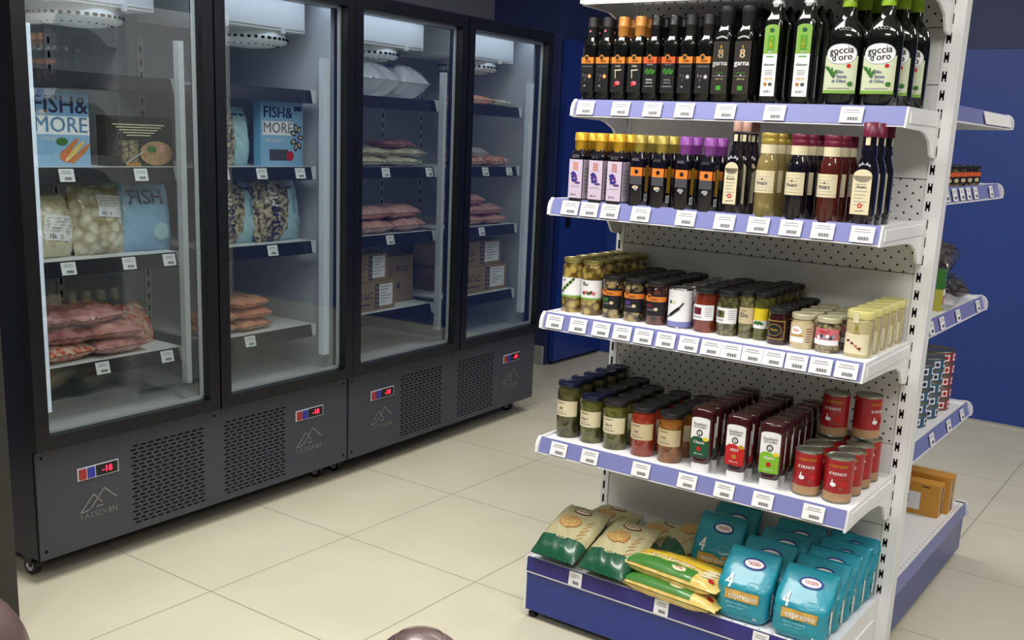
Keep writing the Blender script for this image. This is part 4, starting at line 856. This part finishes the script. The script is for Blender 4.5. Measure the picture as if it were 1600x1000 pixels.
# ---------------------------------------------------------------- goods in the freezers (placed in each freezer's own frame)
mat('frosty', (206, 210, 216), .25, coat=.6, alpha=.45, noise=((236, 238, 240), 20, .2, 'noise', .8))
mat('text_navy', (26, 40, 84), .5); mat('sky_mid', (122, 166, 208), .45); mat('window_blue', (140, 182, 216), .4, coat=.3)
def at(o, B, dx, y, z, turn=0): o.location = FW(B, dx, y, z); o.rotation_euler = (0, 0, FR_(B)+turn); return o
FLAT = Matrix.Identity(4); UP = Matrix.Rotation(PI/2, 4, 'X')
def fish_carton(B, y0, y1, z, h, label, kind):
    w_ = y1-y0; t = thing('fish_carton', label, 'box'); m = lambda x, y, e: (x, -e, y)
    MB().box((-w_/2, 0, 0), (w_/2, .04, h), 'fish_blue').build('carton', t); l = MB()
    if kind == 0:
        l.rect(m, -w_/2, h*.66, w_/2, h*.96, 'sky_mid', .0005); l.text(m, 'FISH&', 0, h*.80, h*.32, 'text_navy', .0015); l.rect(m, -w_/2, h*.42, w_/2, h*.66, 'paper', .0005); l.text(m, 'MORE', 0, h*.54, h*.29, 'sky_mid', .0015)
        l.rect(m, -w_/2, 0, w_/2, h*.42, 'window_blue', .0005); l.text(m, 'STICKS', -w_*.22, h*.36, h*.07, 'paper', .0015)
        for q in range(3): l.oval(m, w_*(.12+.10*q), h*(.24-.035*q), w_*.24, h*.034, 'carrot' if q != 1 else 'croissant', .0015+.0004*q, rot=.75)
        l.oval(m, w_*.10, h*.14, w_*.15, h*.09, 'orange2', .0012); l.oval(m, 0, h*.33, w_*.10, h*.05, 'leaf', .0030)
    else:
        l.rect(m, -w_/2, 0, w_/2, h, 'window_blue', .0005); l.text(m, 'FISH&', -w_*.10, h*.82, h*.24, 'text_navy', .0015); l.rect(m, -w_*.46, h*.48, w_*.26, h*.69, 'paper', .0010); l.text(m, 'MORE', -w_*.10, h*.585, h*.23, 'ink_light', .0018)
        l.text(m, 'black mussel', -w_*.18, h*.40, h*.07, 'paper', .0015); l.rect(m, -w_*.30, h*.09, w_*.14, h*.26, 'ink', .0015); l.oval(m, w_*.18, h*.16, w_*.09, h*.08, 'red', .0018)
        for q in range(7):
            a = q*2*PI/7; l.oval(m, w_*.34+w_*.09*math.cos(a), h*.45+h*.15*math.sin(a), w_*.075, h*.04, 'label_black', .0015+.0002*q, rot=a); l.oval(m, w_*.34+w_*.09*math.cos(a), h*.45+h*.15*math.sin(a), w_*.045, h*.022, 'cream_dark', .0030, rot=a)
        l.rect(m, w_*.28, h*.86, w_*.46, h*.93, 'text_navy', .0015)
    l.build('printed_front', t); return at(t, B, -.13, (y0+y1)/2, z)
S2, S3_, S4_ = 1.3605, 1.0585, .7065
fish_carton(0, .131, .333, S2, .243, 'light blue fish carton with orange sticks on its front, first freezer door', 0)
t = thing('ready_meal_carton', 'black carton with white text and food photo, behind the first freezer door', 'box'); m = lambda x, y, e: (x, -e, y)
MB().box((-.145, 0, 0), (.125, .05, .170), 'black').build('carton', t); l = MB()
for q in range(5): l.rect(m, -.12+.014*q, .140-.009*q, .09-.014*q, .1435-.009*q, 'cream', .0012)
l.oval(m, .055, .045, .068, .042, 'food_brown', .0012, 26); l.oval(m, .035, .058, .020, .012, 'leaf', .0018); l.oval(m, .075, .062, .018, .014, 'meat', .0020); l.rect(m, -.085, .012, -.02, .088, 'nut_jar', .0010); l.line(m, (-.07, .01), (.0, .05), .004, 'silver_cap', .0016); l.rect(m, -.07, .0, -.01, .012, 'copper', .0014)
l.build('printed_front', t); at(t, 0, -.14, .545, S2)
def stand_bag(name, label, B, yc, z, w_, h_, m, seed, draw=None, mf=None, dx=-.17, turn=0, thick=.09, lean=-.12, group=None):
    t = thing(name, label, 'bag', group=group); M = Matrix.Rotation(lean, 4, 'X') @ Matrix.Translation((0, 0, h_/2)) @ UP
    o, mp = pillow('bag_film', w_, h_, thick, m, seed, M, t, 24, .22, .05, mf=mf, pw=3)
    if draw: l = MB(); draw(l, mp); l.build('label', t)
    return at(t, B, dx, yc, z, turn)
def white_lab(rx, ry, rw, rh, rot=0, lines=5):
    def f(l, mp):
        cr, sr = math.cos(rot), math.sin(rot); mq = lambda x, y, e: mp(rx+cr*x-sr*y, ry+sr*x+cr*y, e)
        l.rect(mq, -rw/2, -rh/2, rw/2, rh/2, 'paper', .004, 6, 6)
        for q in range(lines): l.rect(mq, -rw*.42, rh*(.34-.12*q), rw*(.42-.2*(q % 2)), rh*(.34-.12*q)+.0022, 'ink_light', .0048, 5, 1)
        for q in range(9): l.rect(mq, -rw*.38+q*rw*.05, -rh*.42, -rw*.36+q*rw*.05, -rh*.26, 'ink', .0048)
    return f
stand_bag('seafood_bag', 'clear bag of pale crab meat with white label, first freezer door', 0, .205, S3_, .150, .205, 'crab', 41, white_lab(.006, -.005, .115, .085, -.12), turn=.12)
stand_bag('seafood_bag', 'clear bag of pale dumpling-like pieces with white label, first freezer door', 0, .378, S3_, .200, .235, 'dumpling', 42, white_lab(.030, .045, .095, .075, -.08, 4))
stand_bag('fish_bag', 'blue fish bag with navy lettering, middle shelf behind the first freezer door', 0, .560, S3_, .215, .235, 'window_blue', 43, lambda l, mp: (l.text(mp, 'FISH', 0, .070, .075, 'text_navy', .004), l.oval(mp, .05, -.05, .035, .03, 'fish_pale', .003)), turn=-.1)
def flat_pack(B, dx, yc, z, w_, l_, h_, m, seed, label, turn=0, tilt=0, roll=0, name='meat_pack', group=None, lab=None):
    t = thing(name, label, 'packet', group=group); M = Matrix.Translation((0, 0, h_/2)) @ Matrix.Rotation(tilt, 4, 'X') @ Matrix.Rotation(roll, 4, 'Y')
    o, mp = pillow('wrapped_content', w_, l_, h_, m, seed, M, t, 22, .28, .05, pw=3)
    if lab: l = MB(); lab(l, mp); l.build('label', t)
    return at(t, B, dx, yc, z, turn)
yl = lambda l, mp: (l.oval(mp, .055, -.04, .012, .010, 'gold', .004), l.oval(mp, .055, -.04, .008, .006, 'label_black', .0048))
MG = 'vacuum packs of red meat'
for (dx, y, z, w_, m, sd, tn, tl, lb, lab) in (
    (-.20, .215, S4_, .20, 'shrimp', 51, .1, 0, 'pinkish meat pack lowest in the left stack, first freezer door', None),
    (-.20, .225, S4_+.058, .20, 'meat_dark', 52, -.1, .05, 'dark red meat pack second in the left stack, first freezer door', None),
    (-.22, .215, S4_+.118, .20, 'meat_dark', 53, .15, .1, 'dark red meat pack topmost in the left stack, first freezer door', None),
    (-.19, .410, S4_, .21, 'meat', 54, .05, 0, 'red meat pack lowest in the middle stack, first freezer door', yl),
    (-.19, .400, S4_+.058, .21, 'meat', 55, -.12, .06, 'red meat pack second in the middle stack, first freezer door', None),
    (-.20, .325, S4_+.120, .22, 'meat', 56, .2, .10, 'red meat pack topmost across two stacks, with yellow sticker, first freezer door', yl)):
    flat_pack(0, dx, y, z, w_, .19, .062, m, sd, lb, tn, tl, 0, group=MG, lab=lab)
stand_bag('shrimp_bag', 'orange-red shrimp bag propped beside the meat packs, first freezer door', 0, .560, S4_, .16, .165, 'shrimp', 57, lean=-.5, turn=.2, dx=-.22)
def sea(l, mp):
    q = lambda x, y, e: mp(x, y, e)
    l.text(q, 'FISH&', -.045, -.050, .064, 'text_navy', .0045, rot=PI/2); l.text(q, 'MO', -.045, .060, .060, 'paper', .0045, rot=PI/2)
    l.rect(q, .050, .088, .085, .096, 'text_navy', .004, 3, 1); l.text(q, 'seafood mix', .070, .02, .014, 'text_navy', .004, rot=PI/2)
half = lambda m_: (lambda s_, t_: 'fish_pale' if s_ > .25+.18*t_ else m_)
stand_bag('seafood_bag', 'mottled seafood bag with vertical lettering, left end above, second freezer door', 0, .905, S2, .16, .225, 'seafood', 61, lambda l, mp: (l.text(mp, '&FISH', 0, -.02, .062, 'text_navy', .0045, rot=PI/2), l.text(mp, 'O', 0, .07, .05, 'paper', .0045)), turn=.1)
stand_bag('fish_bag', 'pale blue bag between mottled bag and fish carton, second freezer door', 0, 1.000, S2, .125, .225, 'fish_pale', 62, lambda l, mp: l.rect(mp, -.03, .075, .035, .083, 'text_navy', .004, 3, 1), dx=-.19)
fish_carton(0, 1.075, 1.300, S2, .254, 'light blue fish carton with dark mussels printed on it, second freezer door', 1)
stand_bag('seafood_bag', 'half mottled, half pale blue bag standing left, middle shelf, second freezer door', 0, .965, S3_, .250, .238, 'seafood', 63, sea, half('seafood'), turn=.05)
stand_bag('seafood_bag', 'half mottled, half pale blue bag standing right, middle shelf, second freezer door', 0, 1.185, S3_, .275, .245, 'seafood', 64, sea, half('seafood'), dx=-.16, turn=.12)
SG = 'salmon-pink packs'
for (y, k, sd, o_) in ((1.035, 0, 65, 'lowest of the right pile'), (1.045, 1, 66, 'middle of the right pile'), (1.025, 2, 67, 'topmost of the right pile'), (.865, 0, 68, 'lower of the left pile'), (.870, 1, 69, 'upper of the left pile')):
    flat_pack(0, -.20, y, S4_+.045*k, .175, .17, .046, 'salmon', sd, 'salmon-pink pack, %s, second freezer door' % o_, .1*(-1)**k, 0, 0, group=SG)
# far freezer
U1, U2, U3, U4 = 1.6635, 1.3605, 1.0585, .7065
flat_pack(1, -.28, .330, U1, .34, .30, .150, 'frosty', 71, 'big cloudy plastic bag on the top shelf, left, third freezer door', .1, 0, 0, 'plastic_bag')
flat_pack(1, -.26, .585, U1, .20, .28, .145, 'frosty', 72, 'big cloudy plastic bag with blue stripes on the top shelf, right, third freezer door', -.1, 0, 0, 'plastic_bag', lab=lambda l, mp: (l.line(mp, (-.055, -.06), (-.03, .04), .006, 'blue_ink', .006), l.line(mp, (-.070, -.06), (-.045, .04), .006, 'blue_ink', .006)))
for (y, z, w_, m, sd, lb, dx) in ((.255, 0, .20, 'fish_flat', 73, 'flat pale fish pack, left, third freezer door', -.18), (.315, .038, .20, 'fish_flat', 74, 'flat pale fish pack lying on the left one, third freezer door', -.22), (.475, 0, .22, 'fish_flat', 75, 'flat pale fish pack in the middle, third freezer door', -.18),
                              (.565, .036, .21, 'fish_flat', 76, 'flat pale fish pack, right, third freezer door', -.20), (.560, .074, .20, 'meat_dark', 77, 'dark red pack on top of the fish packs, third freezer door', -.26)):
    flat_pack(1, dx, y, U2+z, w_, .20, .042, m, sd, lb, .15*math.sin(sd), 0, 0, name='fish_pack')
for (y, z, w_, sd, lb, dx) in ((.290, 0, .24, 81, 'pink meat pack, lower left, third freezer door', -.19), (.290, .060, .24, 82, 'pink meat pack, upper left, third freezer door', -.20), (.535, 0, .24, 83, 'pink meat pack, lower right, third freezer door', -.19), (.515, .058, .24, 84, 'pink meat pack, upper right, third freezer door', -.21)):
    flat_pack(1, dx, y, U3+z, w_, .20, .062, 'meat_pink', sd, lb, .1*math.sin(sd), 0, 0, group='pink meat packs') if 'meat_pink' in MATS else flat_pack(1, dx, y, U3+z, w_, .20, .062, mat('meat_pink', (186, 128, 124), .22, coat=.8, noise=((218, 176, 168), 32, .22, 'noise', .6)), sd, lb, .1*math.sin(sd), 0, 0, group='pink meat packs')
for (y, z, w_, h_, m, sd, lb) in ((1.08, 0, .24, .045, 'salmon', 85, 'flat reddish pack, left, top shelf, fourth freezer door'), (1.27, 0, .20, .035, 'fish_flat', 86, 'flat pale pack, right, top shelf, fourth freezer door')):
    flat_pack(1, -.20, y, U1+z, w_, .20, h_, m, sd, lb, 0, 0, 0, 'fish_pack')
flat_pack(1, -.24, 1.10, U1+.046, .09, .08, .045, 'frosty', 87, 'small knotted clear packet on the reddish pack, top shelf, fourth freezer door', 0, 0, 0, 'plastic_bag')
for (y, z, m, sd, lb) in ((1.03, 0, 'shrimp', 88, 'orange shrimp pack, left, fourth freezer door'), (1.05, .042, 'frosty', 89, 'shiny clear pack lying on the left shrimp pack, fourth freezer door'), (1.25, 0, 'shrimp', 90, 'orange shrimp pack, right, fourth freezer door')):
    flat_pack(1, -.19, y, U2+z, .21, .20, .05, m, sd, lb, .1*math.sin(sd), 0, 0, 'shrimp_pack')
for (y, z, sd, o_) in ((1.05, 0, 91, 'lower left'), (1.25, 0, 92, 'lower right'), (1.06, .052, 93, 'middle left'), (1.21, .050, 94, 'middle right'), (1.04, .104, 95, 'topmost')):
    flat_pack(1, -.20+.0*z, y, U3+z, .205, .20, .054, 'meat_pink', sd, 'pink meat pack, %s, fourth freezer door' % o_, .1*math.sin(sd), 0, 0, group='pink meat packs')
def carton(B, dx, y0, y1, z, h, dp, label, lab=True):
    w_ = y1-y0; t = thing('cardboard_carton', label, 'box', group='brown cartons on the lowest freezer shelves'); m = lambda x, y, e: (x, -e, y)
    MB().box((-w_/2, 0, 0), (w_/2, dp, h), 'cardboard').build('carton', t)
    MB().box((-w_/2-.0006, dp/2-.025, h-.03), (w_/2+.0006, dp/2+.025, h+.0008), 'tape').build('tape', t)
    l = MB()
    if lab:
        l.rect(m, w_*.12, h*.14, w_*.44, h*.92, 'paper', .0008)
        for q in range(6): l.rect(m, w_*.15, h*(.82-.11*q), w_*(.40-.06*(q % 3)), h*(.82-.11*q)+.004, 'ink_light', .0016)
        l.rect(m, w_*.02, h*.08, w_*.11, h*.95, 'ink', .0008)
        for q in range(5): l.oval(m, w_*.065, h*(.18+.16*q), w_*.03, h*.05, 'cardboard', .0014)
        l.text(m, 'BC LC', -w_*.24, h*.55, h*.34, 'ink', .0012); l.rect(m, -w_*.4, h*.22, -w_*.1, h*.26, 'ink', .0012)
    else:
        l.text(m, 'BC LC', w_*.1, h*.72, h*.16, 'ink', .0012); l.rect(m, -w_*.1, h*.3, w_*.0, h*.42, 'ink', .0012)
    l.build('printing', t); return at(t, B, dx, (y0+y1)/2, z)
carton(1, -.12, .150, .440, U4, .128, .30, 'brown carton with white label, lower of two stacked, third freezer door')
carton(1, -.14, .140, .405, U4+.129, .128, .28, 'brown carton with white label, upper of two stacked, third freezer door')
carton(1, -.20, .470, .670, U4, .225, .30, 'tall brown carton without label beside the stacked pair, third freezer door', False)
carton(1, -.12, .960, 1.375, U4, .134, .30, 'wide brown carton, lower of two stacked, fourth freezer door')
carton(1, -.14, .940, 1.345, U4+.135, .130, .28, 'wide brown carton, upper of two stacked, fourth freezer door')
# ---------------------------------------------------------------- goods on the side run
def low_jar():
    def lb_(l, m):
        l.rect(m, -.07, .012, .07, .050, 'label_black', .0006, 20, 1); l.rect(m, -.07, .034, .07, .048, 'orange2', .0010, 20, 1); l.oval(m, 0, .022, .010, .007, 'cream_dark', .0014)
    return jar('olive_mix', 'dark_lid', .043, .070, lb_, .96, .012)
p = low_jar(); first = True
for r in range(2):
    for i, y in enumerate((.335, .430, .522, .615, .710, .810)):
        o = p if first else copy_tree(p); first = False
        tag(o, 'low orange-banded jar on the side shelf, %s row, %s from the near end' % (('front', 'back')[r], ORD[i]), 'jar', 'low orange-banded jars on the side run')
        o.location = (-.085-.092*r, y, 1.4225); o.rotation_euler = (0, 0, PI/2-.5)
def big_tin(col, word):
    t = E_('fish_tin', 'can'); r = .074; h = .044
    MB().lathe([(r*.96, 0), (r, .002), (r*.985, .004), (r*.985, h-.004), (r, h-.002), (r*.96, h), (r*.93, h-.003), (.001, h-.003)], 'lid_steel', 40, capt=False).build('tin', t)
    l = MB(); l.lathe([(r*.988, .005), (r*.988, h-.005)], col, 40, capb=False, capt=False); m = cyl(r*.988)
    for a in (-.18, -.135, -.09, -.045, 0, .045, .09, .135): 
        l.rect(m, a-.013, .010, a+.013, h-.010, 'paper', .0006, 4, 1); l.oval(m, a, .022, .008, .007, 'tin_navy' if col == 'tin_blue' else 'red', .0012)
    l.build('label', t); return t
mat('tin_blue', (46, 92, 132), .3, coat=.3); mat('tin_navy', (30, 50, 92), .4); mat('tin_red', (150, 44, 52), .3, coat=.3)
for ci, (y, col, n, word) in enumerate(((.900, 'tin_red', 5, 'red'), (.745, 'tin_blue', 5, 'blue'), (.590, 'tin_blue', 5, 'blue'), (.435, 'tin_blue', 4, 'blue'))):
    p = big_tin(col, word)
    for k in range(n):
        o = p if k == 0 else copy_tree(p)
        st = 'in the red stack' if ci == 0 else 'in the blue stack, %s stack from the red one' % ORD[ci-1]
        tag(o, '%s round tin, %s from bottom %s' % (word, ORD[k], st), 'can', 'stacked round tins on the side run')
        o.location = (-.135+random.uniform(-.002, .002), y, .6062+.0442*k); o.rotation_euler = (0, 0, random.uniform(-.1, .1)+.3)
def world_pack(name, label, w_, l_, h_, m, seed, loc, rz, tilt=0, n=26, cr=.35):
    t = thing(name, label, 'bag', loc, rz); M = Matrix.Translation((0, 0, h_/2)) @ Matrix.Rotation(tilt, 4, 'X')
    pillow('bag_film', w_, l_, h_, m, seed, M, t, n, cr, .06, pw=3); return t
world_pack('snack_bag', 'crinkled dark bag at the far end of the side shelf, lower one', .22, .26, .085, 'dark_bag', 101, (-.165, .91, 1.0125), .3)
world_pack('snack_bag', 'crinkled dark bag lying higher on top of another dark bag', .24, .28, .110, 'dark_bag', 102, (-.20, .80, 1.105), .1, .15)
world_pack('snack_bag', 'white crinkled bag under the dark bags on the side shelf', .13, .17, .045, 'frosty', 103, (-.095, .66, 1.0125), .1)
mat('box_yellow', (196, 190, 76), .5)
t = thing('food_box', 'small box with green top half and yellow bottom half on the side shelf', 'box', (-.110, .590, 1.0125), .10)
MB().box((-.05, -.03, 0), (.05, .03, .072), 'box_yellow').box((-.05, -.03, .072), (.05, .03, .135), 'pack_green').build('carton', t)
l = MB(); l.rect(side(.05), -.026, .01, .026, .07, 'paper', .0006); l.rect(side(.05), -.022, .02, .022, .05, 'red', .0012); l.rect(flat(.03), -.04, .08, .0, .12, 'green', .0006); l.build('printing', t)
for (x0, x1, y0, y1, h, lb) in ((-.365, -.030, .815, .880, .122, 'orange-yellow carton with barcode label on the side base, front one'), (-.375, -.012, .886, .962, .140, 'orange-yellow carton standing behind another on the side base')):
    t = thing('display_carton', lb, 'box', ((x0+x1)/2, y0, .2125)); w_ = x1-x0
    MB().box((-w_/2, 0, 0), (w_/2, y1-y0, h), 'carton_orange').build('carton', t)
    l = MB(); m = flat(0); l.rect(m, -.030, .018, .100, .085, 'paper', .0006)
    for q in range(12): l.rect(m, -.018+q*.0065, .036, -.015+q*.0065+.001*(q % 3), .074, 'ink', .0012)
    l.rect(m, .10, .108, .13, .112, 'label_black', .0008) if h < .13 else None
    sd = side(w_/2); 
    for q in range(3): l.rect(sd, .008+.02*q, .012, .022+.02*q, h-.012, ('cream', 'maroon', 'cream_dark')[q], .0006)
    l.oval(sd, .03, h*.5, .012, .018, 'tomato_dry', .0012); l.build('printing', t)
t = thing('blank_card', 'long plain white card clipped to the uppermost side rail', 'card', (-.0135, .84, 1.6465), 0)
b = MB(); b.box((0, -.215, -.021), (.0008, .205, .021), 'paper', Matrix.Rotation(-.29, 4, 'Y')); b.build('card', t)
# ---------------------------------------------------------------- foreground
t = thing('rack_post', 'dark grey metal post standing at the left edge before the freezers', 'post', (-2.13, -1.56, 0))
MB().box((-.05, -.03, .006), (.045, .03, 2.4), 'post_grey').build('post', t); MB().box((-.055, -.035, 0), (.05, .035, .006), 'black').build('base_plate', t)
t = thing('display_table', 'grey table in the foreground carrying two brown glazed jars', 'table', (.03, -2.5, 0))
MB().box((-.45, -.38, .75), (.45, .36, .78), 'table_grey').build('tabletop', t)
for sx in (-.42, .38):
    for sy in (-.35, .30): MB().box((sx, sy, 0), (sx+.04, sy+.04, .75), 'post_grey').build('leg', t)
def ball_jar(x, y, r, zt, z0, label):
    t = thing('glazed_jar', label, 'jar', (x, y, z0)); h = zt-z0
    a0 = -math.asin(min(.98, (h-r-.012)/r)) if h-r < r else -1.2
    pr = [(r*math.cos(a0)*.96, 0)]+[(r*math.cos(a0+(PI/2-a0)*k/20), h-r+r*math.sin(a0+(PI/2-a0)*k/20)) for k in range(20)]+[(.0008, h)]
    MB().lathe(pr, 'leather', 64, capt=False).build('glazed_body', t)
    MB().lathe([(r*.50, h-r+r*.866+.0004), (r*.47, h-r+r*.883+.0015), (r*.44, h-r+r*.898+.0006)], 'leather', 48, capb=False, capt=False).build('lid_rim', t)
ball_jar(.066, -2.207, .059, .984, .78, 'dark brown glazed round-topped jar at the bottom edge, left of the shelving')
ball_jar(-.235, -2.590, .094, 1.082, .78, 'dark brown glazed jar cut off by the lower left corner')
